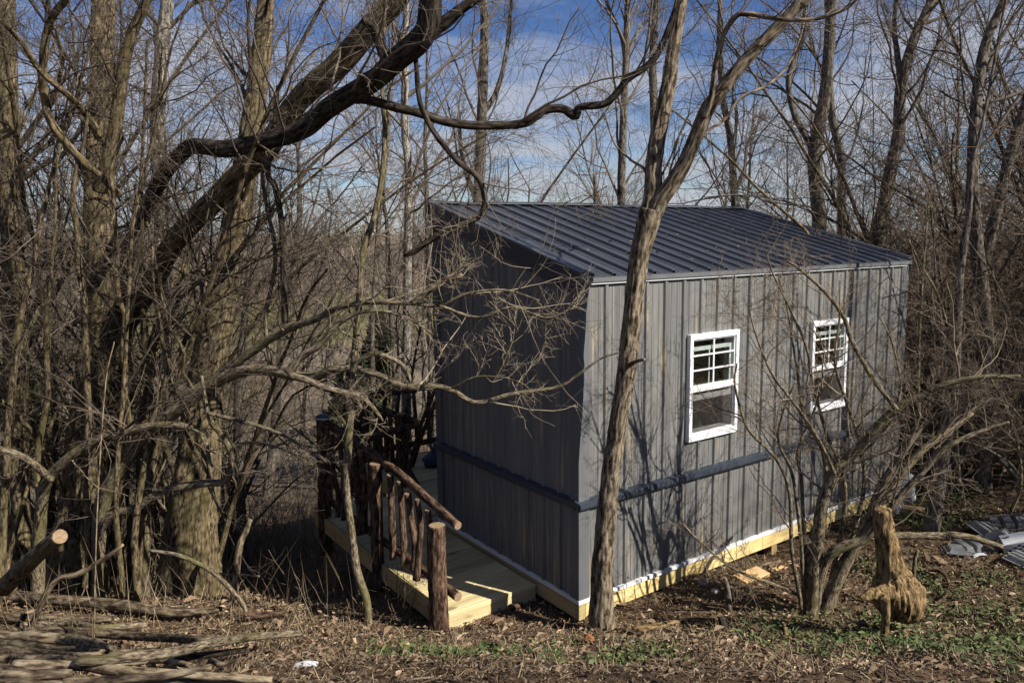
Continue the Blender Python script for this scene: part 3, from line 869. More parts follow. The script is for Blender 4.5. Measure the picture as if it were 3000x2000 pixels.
rlog('post', [(-.93, 3.32, -.3), (-.93, 3.3, .5), (-.92, 3.28, 1.27)], [.07, .068, .064], S=20)
for vv in (.86, 1.03, 1.20, 1.38, 1.56, 2.03, 2.2, 2.38, 2.57, 2.76, 2.95, 3.12):
    zt = np.interp(vv, [.47, 1.5, 3.2], [.905, 1.085, 1.2]) - rng.uniform(-.02, .05)
    rlog('baluster', [(-.935 + rng.normal(0, .012), vv + rng.normal(0, .025), .25 + rng.uniform(-.04, .06)), (-.925 + rng.normal(0, .012), vv + rng.normal(0, .022), .5), (-.93 + rng.normal(0, .012), vv + rng.normal(0, .022), .75), (-.94 + rng.normal(0, .01), vv, zt)], [rng.uniform(.027, .036), .031, .028, .026], S=14, lump=.28, amp=.14, step=.02)
# the stretch closing the walkway and the stretch along the porch
rlog('post', [(.28, 3.72, DZ - .01), (.27, 3.72, .6), (.26, 3.72, 1.06)], [.068, .062, .056], S=20)
rlog('root_flare', [(.27, 3.72, DZ + .28), (.34, 3.70, DZ + .12), (.40, 3.66, DZ - .004)], [.05, .06, .055])
rlog('top_rail', [(-.86, 3.2, .93), (-.3, 3.42, .915), (.44, 3.66, .90)], [.044, .042, .04])
rlog('top_rail', [(.40, 3.60, .955), (.27, 4.2, 1.01), (.20, 4.9, 1.08)], [.04, .042, .04])
rlog('bottom_rail', [(.32, 3.70, .27), (.24, 4.3, .27), (.2, 4.85, .27)], [.04, .04, .04])
for vv in (3.9, 4.06, 4.2, 4.34, 4.48, 4.62, 4.76):
    rlog('baluster', [(.30 - (vv - 3.9) * .1, vv, .2), (.29 - (vv - 3.9) * .1, vv + rng.normal(0, .02), .6), (.28 - (vv - 3.9) * .1, vv, 1.0)], [.034, .031, .028], S=12, lump=.16)
rlog('post', [(.18, 4.92, -.8), (.18, 4.92, .4), (.18, 4.92, 1.12)], [.07, .068, .064], S=20)
rlog('top_rail', [(.1, 4.94, 1.05), (1.2, 4.9, 1.09), (3.1, 4.9, 1.1)], [.048, .046, .045])
rlog('bottom_rail', [(.1, 4.9, .28), (1.2, 4.88, .29), (3.1, 4.88, .29)], [.045, .043, .043])
for uu in np.arange(.42, 3.0, .22):
    rlog('baluster', [(uu + rng.normal(0, .02), 4.93, .25), (uu + rng.normal(0, .03), 4.92, .7), (uu + rng.normal(0, .02), 4.93, 1.08)], [.030, .028, .026], S=12, lump=.14)

# ------------------------------------------------------------------ bare trees and shrubs
def mesh_levels(name, levels, m):
    """levels: list of (P, R, sides) -> one mesh"""
    parts = [tubes(P, R, S) for P, R, S in levels if len(P)]
    V, F, T = join(parts)
    return V, F, T
def twig_levels(rng, P, R, n1=10, n2=8, n3=6, n4=0, lr=(.45, .5, .5), up=(.06, .04, .02), wig=(.16, .2, .24), t0=.3, ang=.8, rmin=.0015, sides=(6, 4, 3, 3), lmax=3.2, flat=0., len4=.5):
    out = []
    a, ra = spawn(rng, P, R, n1, t0=t0, lr=lr[0], ang=ang, K=9, wig=wig[0], up=up[0], rr=.6, rmin=rmin * 1.8, lmax=lmax, flat=flat, lmin=.25)
    out.append((a, ra, sides[0]))
    b, rb = spawn(rng, a, ra, n2, t0=.15, lr=lr[1], ang=.85, K=6, wig=wig[1], up=up[1], rr=.6, rmin=rmin * 1.25, lmax=1.6, flat=flat, lmin=.12)
    out.append((b, rb, sides[1]))
    c, rc = spawn(rng, b, rb, n3, t0=.1, lr=lr[2], ang=.85, K=4, wig=wig[2], up=up[2], rr=.6, rmin=rmin, lmax=.7, flat=flat, lmin=.06)
    out.append((c, rc, sides[2]))
    if n4:
        d, rd = spawn(rng, c, rc, n4, t0=.1, lr=len4, ang=.85, K=3, wig=.25, up=0, rr=.7, rmin=rmin * .85, lmax=.4, lmin=.04)
        out.append((d, rd, sides[3]))
    return out

def thing_origin(P0):
    return np.array([P0[0], P0[1], float(gz(P0[0], P0[1]))])

def hand_tree(name, label, stems, bark, twig, seed, tw=None, S=20, step=.05, amp=.08, group=None, cat='tree', flare=.35, partn=None, sides0=True):
    """stems: list of (P, R); the first is the trunk, the others limbs. tw: kwargs for twig_levels or None"""
    rng = np.random.default_rng(seed)
    org = thing_origin(stems[0][0][0])
    t = empty(name, label, cat, org, group=group)
    for k, (P, R) in enumerate(stems):
        nm = 'trunk' if k == 0 else 'limb'
        if partn: nm = partn
        big = max(R)
        s_ = int(np.clip(S * (big / max(stems[0][1])) ** .6, 7, S))
        bark_obj(nm, P, R, M[bark], t, M['cut_wood'] if False else None, origin=org, S=s_, step=step, amp=amp, lump=.08, seed=seed * .37 + k * 1.9,
                 flare=flare if k == 0 else 0.0, freq=float(np.clip(.09 / big, .7, 2.2)))
    if tw is not None:
        kw = dict(tw)
        frac = kw.pop('stems', None)
        src = stems if frac is None else [stems[q] for q in frac]
        Ps, Rs = stems_to_arrays(src, 30)
        lv = twig_levels(rng, Ps, Rs, **kw)
        V, F, T = mesh_levels('crown', lv, None)
        link('crown', new_mesh('crown', V - org, [F], M[twig], tco=T), t)
    return t

def to_ground(pts, Y, w, extra=.12):
    """a photo path whose first point stands on the ground"""
    P, R = pathpx(pts, Y, w)
    P[0, 2] = min(P[0, 2], float(gz(P[0, 0], P[0, 1])) - extra)
    return P, R
def gY(px, py):
    return float(on_ground(px, py)[1])

def grown(P, R, m):
    """lengthen a path upward past the frame"""
    d = P[-1] - P[-2]; d /= np.linalg.norm(d)
    d = d * .8 + np.array([0, 0, .35]); d /= np.linalg.norm(d)
    return np.vstack([P, P[-1] + d * m * .5, P[-1] + d * m + np.array([.05, 0, .1]) * m]), np.concatenate([R, [R[-1] * .7, R[-1] * .3]])

# ---- the forked tree standing in front of the shed
yT = gY(1763, 1844) - .04
trunk = to_ground([(1763, 1850), (1763, 1800), (1763, 1700), (1766, 1640), (1774, 1540), (1782, 1450), (1793, 1364), (1808, 1260), (1822, 1160), (1831, 1100), (1842, 1020), (1850, 940), (1860, 850), (1873, 750), (1890, 680), (1907, 615)],
                  yT, [66, 64, 60, 58, 55, 52, 50, 48, 50, 54, 52, 50, 50, 52, 58, 62])
stemL = pathpx([(1903, 640), (1913, 570), (1915, 500), (1922, 430), (1937, 350), (1957, 255), (1969, 160), (1988, 51), (2003, -60)], [yT, yT + .1], [56, 48, 46, 44, 42, 40, 38, 36, 33])
stemR = pathpx([(1908, 640), (1930, 590), (1957, 555), (1995, 497), (2025, 434), (2070, 325), (2108, 274), (2166, 198), (2230, 128), (2287, 70), (2338, 13), (2385, -50)], [yT, yT - .15, yT - .3], [52, 46, 42, 40, 40, 38, 35, 33, 31, 30])
b1 = pathpx([(2060, 345), (2083, 287), (2096, 191), (2118, 108), (2153, 51), (2191, 41), (2287, 57), (2383, 57), (2472, 29), (2520, -10)], [yT - .2, yT - .6], [20, 17, 15, 14, 14, 14, 12, 11, 9, 7])
b2 = pathpx([(2005, 470), (2060, 395), (2121, 351), (2172, 287), (2249, 249), (2312, 185), (2357, 64), (2360, -20)], [yT - .1, yT + .5], [10, 9, 9, 8, 7, 6, 5, 4])
b3 = pathpx([(1912, 580), (1890, 500), (1850, 470), (1800, 420), (1770, 330)], [yT, yT + .5], [9, 8, 6, 5, 3])
b4 = pathpx([(1840, 1072), (1860, 1060), (1889, 1052)], [yT - .06, yT - .2], [14, 11, 8])
hand_tree('forked_tree', 'slim furrowed tree with forked trunk standing close in front of the sunny shed wall',
          [trunk, grown(*stemL, 2.5), grown(*stemR, 2.5), b1, b2, b3, b4], 'bark_front', 'twig_grey', 11,
          dict(n1=7, n2=6, n3=5, t0=.45, stems=[1, 2, 3, 4, 5], lmax=1.6, lr=(.35, .5, .5)), S=56, step=.014, amp=.16, flare=.28)

# ---- left cluster
yB = gY(545, 1742)
T4 = to_ground([(548, 1760), (552, 1700), (570, 1450), (600, 1150), (648, 880), (690, 650), (732, 400), (760, 200), (780, 0), (790, -120)], [yB, yB, yB + .2], [185, 148, 124, 100, 82, 70, 60, 54, 48, 42])
T4b = pathpx([(640, 900), (600, 700), (640, 500), (690, 300), (700, 120), (690, -80)], [yB + .1, yB + .5], [50, 44, 40, 36, 32, 28])
T4c = pathpx([(735, 420), (800, 280), (860, 150), (870, -50)], [yB + .1, yB + .8], [36, 30, 25, 20])
hand_tree('big_tree', 'thickest pale furrowed tree trunk left of the log railing', [T4], 'bark_big', 'twig_dark', 21,
          dict(n1=13, n2=7, n3=6, t0=.35, lmax=2.0, lr=(.3, .5, .5)), S=64, step=.02, amp=.12, flare=.3)
T5 = to_ground([(212, 1745), (215, 1680), (235, 1500), (262, 1200), (290, 900), (290, 600), (298, 300), (303, 0), (305, -120)], [gY(212, 1740), gY(212, 1740) + .15], [155, 128, 108, 94, 82, 74, 66, 60, 54])
T5b = pathpx([(292, 560), (330, 420), (355, 250), (380, 120), (430, 0), (450, -80)], [6.6, 6.2], [42, 38, 34, 30, 27, 24])
T5c = pathpx([(357, 574), (287, 510), (230, 459), (191, 415), (147, 351), (128, 255), (128, 160), (147, 64), (191, 0), (205, -50)], [6.5, 5.8], [20, 20, 21, 22, 22, 22, 21, 20, 19, 18])
T5d = pathpx([(292, 400), (240, 320), (200, 280), (120, 210), (60, 120), (0, 60)], [6.5, 5.6], [24, 20, 18, 16, 14, 12])
hand_tree('big_tree', 'rough straight tree trunk second from the left edge with dark side limbs', [T5, T5b, T5c, T5d], 'bark_big', 'twig_dark', 22,
          dict(n1=12, n2=7, n3=6, t0=.35, lmax=2.0, lr=(.35, .5, .5)), S=56, step=.02, amp=.13, flare=.3)
y3 = gY(262, 1715)
T3 = to_ground([(262, 1730), (268, 1600), (290, 1400), (325, 1180), (357, 995), (395, 906), (446, 829), (497, 733), (555, 657), (625, 587), (701, 516), (784, 434), (861, 312), (930, 240), (1000, 180), (1080, 85), (1159, 0), (1220, -90)],
               [y3, y3, 6.9, 6.3, 5.9], [66, 60, 58, 56, 56, 57, 58, 59, 60, 61, 62, 62, 62, 66, 66, 65, 64, 62])
hand_tree('leaning_tree', 'pale brown trunk leaning steeply to the right behind the black limb', [T3], 'bark_big', 'twig_dark', 23,
          dict(n1=15, n2=6, n3=5, t0=.35, lmax=1.3, lr=(.16, .5, .5)), S=48, step=.02, amp=.12)
y2 = gY(330, 1690)
T2 = to_ground([(330, 1700), (318, 1500), (318, 1250), (335, 1000), (355, 850), (383, 715), (420, 640), (447, 574), (485, 504), (523, 459), (560, 429), (610, 431), (676, 434), (797, 408), (893, 376), (960, 320), (1030, 275), (1096, 236), (1160, 178), (1223, 127), (1252, 76), (1262, 0), (1268, -90)],
               [y2, y2 - .3, 6.3, 5.6, 5.2], [48, 44, 42, 40, 39, 39, 39, 40, 40, 41, 42, 44, 47, 50, 54, 56, 58, 60, 64, 66, 66, 62, 60])
ye = float(T2[0][-5][1])
T2a = pathpx([(1265, 95), (1310, 60), (1360, 20), (1420, -20)], [ye, ye - .1], [40, 34, 28, 24])
T2b = pathpx([(1140, 195), (1110, 120), (1090, 80), (1060, 55)], [ye + .2, ye + .1], [36, 30, 26, 20])
T2c = pathpx([(1040, 290), (1076, 293), (1160, 315), (1240, 335), (1306, 357), (1383, 367), (1480, 367), (1540, 360), (1570, 340), (1600, 322), (1650, 320), (1685, 340), (1700, 315), (1770, 305), (1806, 275), (1840, 230), (1880, 205), (1925, 160), (1960, 80), (1985, 0), (1995, -60)],
             [ye + .3, ye + .4, ye + .2], [28, 27, 26, 25, 24, 24, 23, 24, 26, 24, 22, 28, 21, 20, 20, 20, 19, 18, 17, 15, 13])
T2d = pathpx([(1215, 130), (1220, 200), (1228, 290), (1250, 350), (1280, 400), (1338, 470), (1390, 510), (1411, 540), (1421, 593), (1408, 630), (1357, 657), (1274, 695), (1215, 735), (1183, 746)],
             [ye, ye + .1, ye + .1], [14, 14, 15, 16, 16, 16, 16, 17, 18, 18, 18, 17, 18, 16])
hand_tree('dark_limbed_tree', 'shade-darkened tree whose thick crooked limb sweeps across the upper left', [T2, T2a, T2b, T2c, T2d], 'bark_dark', 'twig_grey', 24,
          dict(n1=9, n2=6, n3=5, t0=.35, lmax=1.2, lr=(.25, .5, .5)), S=48, step=.018, amp=.13)

# ---- slender sapling in front of the deck
yS = gY(1078, 1825)
S1 = to_ground([(1080, 1835), (1079, 1823), (1073, 1755), (1045, 1670), (1032, 1575), (1020, 1480), (1014, 1415), (1020, 1300), (1026, 1220), (1033, 1100), (1042, 1000), (1052, 880), (1065, 730), (1095, 640), (1120, 510), (1127, 380), (1120, 250), (1125, 100), (1130, -60)],
               [yS, yS - .05, yS - .2], [24, 22, 22, 24, 22, 21, 21, 24, 22, 20, 20, 19, 18, 17, 16, 14, 12, 10, 8])
S1b = pathpx([(1042, 1010), (1010, 1090), (1012, 1160)], [yS - .1, yS - .2], [10, 8, 6])
hand_tree('sapling', 'slender crooked sapling standing just in front of the log railing', [S1, S1b], 'bark_stem', 'twig', 25,
          dict(n1=16, n2=6, n3=5, t0=.5, lmax=1.2, lr=(.22, .5, .5)), S=24, step=.02, amp=.07, flare=.2)

# ---- arching shrub stems of the tangle, hand laid
A1 = pathpx([(290, 1720), (293, 1570), (303, 1470), (338, 1391), (399, 1302), (478, 1229), (540, 1185), (600, 1140), (660, 1105), (727, 1084), (790, 1085), (850, 1098), (919, 1106), (967, 1084), (1024, 1080), (1078, 1090), (1126, 1106), (1190, 1134), (1274, 1131), (1332, 1147), (1395, 1179), (1504, 1153), (1631, 1134), (1695, 1096), (1760, 1050), (1816, 1032)],
            [6.95, 6.5, 5.9, 5.5, 5.3], [46, 44, 42, 42, 40, 38, 36, 34, 34, 32, 30, 28, 26, 24, 22, 20, 19, 18, 16, 15, 14, 12, 10, 8, 6, 4])
A1[0][0][2] = float(gz(*A1[0][0][:2])) - .1
A2 = pathpx([(842, 1090), (887, 1042), (935, 1010), (983, 956), (1030, 924), (1078, 911), (1142, 915), (1210, 940), (1270, 980)], [5.75, 5.5], [24, 22, 20, 16, 14, 12, 10, 7, 4])
A2b = pathpx([(1030, 1090), (1046, 1060), (1095, 1036), (1142, 1048), (1184, 1074), (1200, 1105), (1203, 1118)], [5.6, 5.5], [17, 16, 15, 14, 13, 10, 7])
A2c = pathpx([(850, 1098), (905, 1115), (950, 1135), (1010, 1150), (1050, 1160), (1085, 1185), (1110, 1215), (1122, 1232)], [5.7, 5.5], [22, 20, 18, 16, 14, 12, 9, 5])
A2d = pathpx([(1455, 1100), (1480, 1050), (1500, 1000), (1510, 940)], [5.5, 5.4], [9, 7, 5, 3])
A2e = pathpx([(1320, 1140), (1390, 1105), (1470, 1105), (1530, 1122)], [5.5, 5.3], [8, 6, 5, 4])
hand_tree('arching_shrub', 'pale arching shrub branch reaching across to the near shed corner', [A1, A2, A2b, A2c, A2d, A2e], 'bark_stem', 'twig_light', 31,
          dict(n1=8, n2=4, n3=3, t0=.35, lmax=.7, lr=(.18, .5, .5), up=(.12, .06, .02), rmin=.0014), S=22, step=.02, amp=.10, flare=0, cat='shrub', partn='stem')
A3 = pathpx([(420, 1700), (430, 1400), (500, 1190), (600, 1125), (712, 1049), (791, 994), (855, 959), (919, 937), (983, 905), (1046, 889), (1110, 886), (1206, 889), (1286, 895), (1370, 860), (1480, 850), (1580, 880)],
            [6.95, 6.4, 5.7, 5.4], [30, 27, 25, 24, 23, 22, 20, 19, 17, 15, 13, 12, 10, 9, 7, 4])
A3[0][0][2] = float(gz(*A3[0][0][:2])) - .1
A3b = pathpx([(1206, 889), (1260, 850), (1300, 820), (1355, 808)], [5.5, 5.5], [16, 17, 16, 18])
A3c = pathpx([(1286, 895), (1400, 930), (1500, 900), (1600, 930), (1690, 900)], [5.5, 5.3], [10, 9, 7, 5, 3])
hand_tree('arching_shrub', 'long shrub branch ending in a twiggy spray over the dark shed wall', [A3, A3b, A3c], 'bark_stem', 'twig_light', 32,
          dict(n1=9, n2=5, n3=3, t0=.55, lmax=.75, lr=(.2, .55, .5), up=(.05, .03, .0), wig=(.10, .13, .16), rmin=.0014), S=20, step=.02, amp=.10, flare=0, cat='shrub', partn='stem')
A5 = pathpx([(100, 1720), (120, 1500), (140, 1407), (191, 1350), (255, 1305), (319, 1273), (415, 1254), (478, 1245), (558, 1251), (600, 1290), (620, 1400)], [6.9, 6.2], [36, 32, 30, 30, 30, 28, 26, 22, 18, 14, 9])
A5b = pathpx([(150, 1405), (100, 1360), (50, 1330), (-20, 1310)], [6.65, 6.3], [22, 20, 18, 17])
A5[0][0][2] = float(gz(*A5[0][0][:2])) - .1
hand_tree('arching_shrub', 'grey shrub stem bent over horizontally before the left trunks', [A5, A5b], 'bark_stem', 'twig', 33,
          dict(n1=9, n2=5, n3=4, t0=.45, lmax=.9, lr=(.25, .5, .5)), S=20, step=.02, amp=.1, flare=0, cat='shrub', partn='stem')
A6 = pathpx([(285, 1700), (288, 1600), (293, 1551), (335, 1506), (399, 1487), (446, 1455), (494, 1433), (558, 1420), (606, 1414), (650, 1412), (672, 1390), (676, 1330), (654, 1280), (622, 1241), (606, 1200), (590, 1100)], [6.9, 6.2], [30, 28, 26, 26, 25, 24, 24, 23, 22, 20, 18, 17, 16, 15, 13, 9])
A6[0][0][2] = float(gz(*A6[0][0][:2])) - .1
A6b = pathpx([(610, 1210), (663, 1223), (740, 1242), (829, 1274), (893, 1312), (957, 1350)], [6.22, 6.0], [12, 12, 11, 10, 9, 7])
A6c = pathpx([(672, 1345), (690, 1305), (765, 1297), (840, 1320), (897, 1350)], [6.3, 6.1], [9, 9, 8, 7, 7])
hand_tree('arching_shrub', 'hooked shrub stem crossing low in front of the thickest trunk', [A6, A6b, A6c], 'bark_stem', 'twig', 34,
          dict(n1=8, n2=4, n3=4, t0=.45, lmax=.9, lr=(.25, .5, .5)), S=20, step=.02, amp=.1, flare=0, cat='shrub', partn='stem')
# woody vines hanging among the trunks
V1 = pathpx([(795, 1080), (779, 969), (782, 905), (804, 793), (804, 714), (791, 650), (770, 520), (790, 380)], [6.5, 6.3], [12, 12, 12, 13, 13, 12, 11, 10])
hand_tree('woody_vine', 'thin brown vine hanging right of the thickest trunk', [V1], 'bark_stem', 'twig', 41, dict(n1=12, n2=5, n3=4, t0=.1, lmax=.8, lr=(.3, .5, .5)), S=12, step=.03, flare=0, cat='vine', partn='stem')
V2 = pathpx([(836, 945), (832, 850), (830, 750), (825, 650), (805, 545), (785, 510), (800, 400), (815, 250)], [6.4, 6.2], [18, 19, 19, 18, 17, 15, 13, 11])
hand_tree('woody_vine', 'dark straight vine hanging with a blunt lower end', [V2], 'bark_dark', 'twig', 42, dict(n1=10, n2=5, n3=4, t0=.1, lmax=.8, lr=(.3, .5, .5)), S=14, step=.03, flare=0, cat='vine', partn='stem')
for q, (pts, w, lab) in enumerate([
        ([(262, 300), (240, 500), (226, 700), (232, 940), (238, 1060), (250, 1200), (262, 1330), (255, 1500), (250, 1720)], [12, 26, 26, 28], 'peeling grey vine hanging left of the two pale leaning stems'),
        ([(362, 400), (338, 600), (345, 800), (352, 960), (356, 1080), (368, 1200), (360, 1330), (352, 1500), (350, 1710)], [10, 20, 22, 24], 'straight ribbed vine hanging between the left trunks'),
        ([(430, 650), (455, 850), (470, 960), (485, 1080), (520, 1180), (560, 1290), (600, 1400), (640, 1500)], [8, 18, 18, 6], 'slanting vine crossing the front of the thickest trunk'),
        ([(470, 800), (505, 980), (545, 1080), (580, 1150), (598, 1280), (606, 1420), (640, 1480), (664, 1530)], [8, 14, 14, 5], 'thin kinked vine trailing down past the thickest trunk'),
        ([(170, 450), (150, 800), (142, 1040), (138, 1200), (120, 1400), (110, 1720)], [8, 20, 24, 26], 'upright stem with peeling bark by the left edge')]):
    vp = pathpx(pts, [6.3, 6.9], np.array(w) * .75)
    vp = resample(*vp, n=26)
    vp[0][1:-1] += .05 * np.stack([fbm(np.stack([np.arange(24) * .35, np.full(24, q * 3.3 + c), np.full(24, 1.7 * c)], 1), 2) for c in range(3)], 1)
    hand_tree('woody_vine', lab, [vp], 'bark_big', 'twig_dark', 50 + q, dict(n1=7, n2=4, n3=3, t0=.0, lmax=.6, lr=(.3, .5, .5)), S=16, step=.025, flare=0, cat='vine', partn='stem')

# ---- background trees with their own trunks in the photo
BG = [
 ('pale_tree', 'pale grey-white trunk rising behind the log railing', [[(1192, 1430), (1192, 1350), (1190, 1100), (1193, 900), (1195, 700), (1198, 510), (1186, 380), (1187, 200), (1190, 0), (1195, -150)]], 10.8, [30, 29, 28, 26, 25, 24, 23, 20, 17, 13], 'bark_pale'),
 ('background_tree', 'straight grey trunk rising behind the left part of the shed roof', [[(1395, 900), (1397, 700), (1402, 593), (1408, 415), (1415, 255), (1420, 64), (1412, -60)], [(1408, 340), (1450, 280), (1475, 200), (1490, 100), (1500, -20)], [(1400, 590), (1370, 520), (1350, 430), (1345, 330)]], 14.5, [34, 34, 33, 31, 29, 25, 20], 'bark_grey'),
 ('background_tree', 'slim trunk forking high above the middle of the roof', [[(1822, 900), (1821, 640), (1820, 560), (1825, 380), (1830, 255), (1835, 150)], [(1833, 180), (1822, 110), (1800, 60), (1775, 0), (1765, -60)], [(1834, 170), (1860, 110), (1890, 70), (1930, 40)]], 13.5, [24, 23, 23, 22, 21, 20], 'bark_grey'),
 ('background_tree', 'grey trunk standing directly behind the forked tree stem', [[(1925, 900), (1920, 600), (1915, 300), (1912, 190), (1920, 60), (1925, -60)]], 15, [26, 25, 24, 22, 20, 15], 'bark_grey'),
 ('background_tree', 'leaning dark trunk behind the right part of the roof ridge', [[(2160, 900), (2155, 640), (2153, 600), (2140, 415), (2118, 287), (2108, 120), (2112, -40)], [(2150, 560), (2180, 500), (2190, 420), (2230, 350)]], 15, [24, 23, 22, 21, 19, 16, 12], 'bark_grey'),
 ('background_tree', 'thickest trunk beyond the right end of the roof, forked low', [[(2402, 950), (2400, 680), (2395, 600), (2389, 446), (2420, 255), (2434, 64), (2442, -80)], [(2392, 460), (2350, 380), (2325, 330), (2310, 230), (2345, 130), (2362, 0), (2370, -60)]], 13, [42, 40, 38, 38, 34, 30, 24], 'bark_grey'),
 ('background_tree', 'second trunk beside the thickest one past the roof end', [[(2470, 950), (2466, 690), (2465, 560), (2463, 460), (2440, 357), (2432, 250), (2425, 100)]], 13.8, [26, 25, 24, 23, 21, 18, 14], 'bark_grey'),
 ('background_tree', 'crooked dark trunk above the right shed corner', [[(2560, 1000), (2570, 730), (2590, 600), (2612, 480), (2632, 400), (2640, 260), (2680, 110), (2735, 0), (2760, -60)], [(2640, 240), (2628, 150), (2620, 80), (2625, -20)]], 11.5, [40, 38, 36, 35, 34, 32, 28, 24, 20], 'bark_grey'),
 ('background_tree', 'pale slim trunk between the two straight left trunks', [[(485, 1200), (480, 900), (475, 600), (462, 400), (470, 200), (490, 0), (495, -80)]], 9.5, [46, 44, 44, 42, 40, 36, 30], 'bark_pale'),
 ('background_tree', 'broad smooth trunk at the far left edge', [[(45, 1680), (45, 1400), (45, 1050), (40, 800), (25, 400), (20, 0), (20, -80)]], 7.6, [72, 66, 64, 60, 52, 46, 40], 'bark_big'),
 ('background_tree', 'grey trunk of medium width just right of the thickest trunk', [[(705, 1560), (702, 1400), (698, 1250), (700, 1100), (720, 900), (735, 700), (750, 500)]], 8.6, [30, 27, 26, 24, 20, 17, 13], 'bark_grey'),
 ('background_tree', 'thin trunk behind the tangle below the black limb', [[(1085, 1200), (1090, 1000), (1100, 800), (1110, 650), (1128, 500), (1140, 350), (1150, 150)]], 12.5, [15, 15, 14, 14, 13, 11, 8], 'bark_grey'),
 ('background_tree', 'thin trunk close to the far shed corner', [[(1255, 900), (1252, 700), (1250, 560), (1245, 430), (1250, 300)]], 16, [14, 13, 12, 11, 9], 'bark_grey'),
 ('background_tree', 'short broken trunk sticking up over the roof ridge', [[(1745, 800), (1745, 640), (1744, 570), (1743, 515)]], 17, [14, 13, 12, 11], 'bark_grey'),
 ('background_tree', 'ridged trunk standing over the pale beam past the shed', [[(2712, 1640), (2718, 1600), (2735, 1500), (2755, 1380), (2790, 1150), (2802, 980), (2812, 800), (2838, 620), (2850, 470), (2885, 330)]], 7.6, [52, 46, 42, 40, 34, 28, 24, 18, 13, 8], 'bark_grey'),
 ('background_tree', 'tall brown trunk in the thicket at the right edge', [[(2900, 1250), (2890, 1000), (2860, 700), (2850, 450), (2880, 160), (2945, 0), (2980, -80)]], 9.0, [40, 38, 34, 30, 27, 24, 20], 'bark_grey'),
 ('background_tree', 'leaning trunk in the thicket crossing the right edge', [[(2780, 1250), (2830, 1000), (2900, 700), (2960, 450), (3020, 250)]], 9.5, [34, 32, 30, 28, 24], 'bark_grey'),
]
for q, (nm, lab, paths, Yd, w, bk) in enumerate(BG):
    st = []
    for k, p in enumerate(paths):
        ww = w if k == 0 else list(np.linspace(np.mean(w) * .62, np.mean(w) * .3, len(p)))
        P, R = pathpx(p, [Yd, Yd + .3 * k], ww)
        if k == 0:
            gl = float(gz(P[0, 0], P[0, 1])) - .2
            if P[0, 2] > gl: P[0, 2] = gl
        st.append((P, R))
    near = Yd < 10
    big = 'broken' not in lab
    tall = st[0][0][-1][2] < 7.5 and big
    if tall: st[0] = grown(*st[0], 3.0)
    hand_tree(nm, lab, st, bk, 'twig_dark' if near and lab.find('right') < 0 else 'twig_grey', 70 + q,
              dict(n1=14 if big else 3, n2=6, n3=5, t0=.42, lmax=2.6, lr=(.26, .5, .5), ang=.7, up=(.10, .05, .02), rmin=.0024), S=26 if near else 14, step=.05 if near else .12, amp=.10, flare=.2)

# ------------------------------------------------------------------ generated shrubs and trees
def gen_shrub(seed, H=3.2, n=9, spread=.55, arch=-.10, n1=14, n2=7, n3=6, r0=.022, rmin=.0016, t0=.18, lr0=.30, up0=.02):
    rng = np.random.default_rng(seed)
    K = 16
    Ps, Rs = [], []
    for s in range(n):
        az = rng.uniform(0, 2 * math.pi); tilt = rng.uniform(.05, spread)
        d = np.array([math.cos(az) * math.sin(tilt), math.sin(az) * math.sin(tilt), math.cos(tilt)])
        p = np.array([math.cos(az), math.sin(az), 0]) * rng.uniform(0, .22) + np.array([0, 0, -.15])
        L = H * rng.uniform(.7, 1.25)
        P = [p]
        for k in range(K - 1):
            d = d + rng.normal(0, .07, 3) + np.array([math.cos(az), math.sin(az), 0]) * .035 + np.array([0, 0, arch * (k / K) ** 1.5])
            d /= np.linalg.norm(d)
            p = p + d * L / (K - 1); P.append(p)
        r = r0 * rng.uniform(.55, 1.3)
        Ps.append(P); Rs.append(r * (1 - .78 * np.linspace(0, 1, K) ** .9))
    Ps, Rs = np.array(Ps), np.array(Rs)
    lv = twig_levels(rng, Ps, Rs, n1=n1, n2=n2, n3=n3, t0=t0, lr=(lr0, .5, .5), ang=.75, up=(up0, .0, -.01), rmin=rmin, lmax=1.5)
    return (Ps, Rs), lv
def gen_tree(seed, H=9, r0=.12, n1=26, n2=8, n3=6, t0=.3, rmin=.004, K=20, lean=.06, S=(8, 5, 4, 3), n4=0):
    rng = np.random.default_rng(seed)
    d = np.array([rng.normal(0, lean), rng.normal(0, lean), 1.]); d /= np.linalg.norm(d)
    p = np.array([0, 0, -.3]); P = [p]
    for k in range(K - 1):
        d = d + rng.normal(0, .05, 3) + np.array([0, 0, .04]); d /= np.linalg.norm(d)
        p = p + d * H / (K - 1); P.append(p)
    P = np.array([P]); R = (r0 * (1 - .9 * np.linspace(0, 1, K) ** 1.0))[None]
    lv = twig_levels(rng, P, R, n1=n1, n2=n2, n3=n3, n4=n4, t0=t0, lr=(.30, .42, .5), ang=.75, up=(.09, .05, .02), rmin=rmin, lmax=H * .4, sides=S[1:] + (3,))
    return (P, R), lv
def proto(name, gen, bark, twig, trunkname, S0=8):
    (P, R), lv = gen
    V, F, T = tubes(P, R, S0)
    m1 = new_mesh(trunkname, V, [F], M[bark], tco=T)
    V, F, T = join([tubes(a, b, s) for a, b, s in lv if len(a)])
    m2 = new_mesh('crown', V, [F], M[twig], tco=T)
    return trunkname, m1, m2
def plant(name, pr, label, cat, group, P, rz=0., s=1., sz=None, tilt=(0, 0)):
    t = empty(name, label, cat, P, rz, group)
    t.scale = (s, s, sz or s)
    t.rotation_euler = (tilt[0], tilt[1], rz)
    link(pr[0], pr[1], t); link('crown', pr[2], t)
    return t

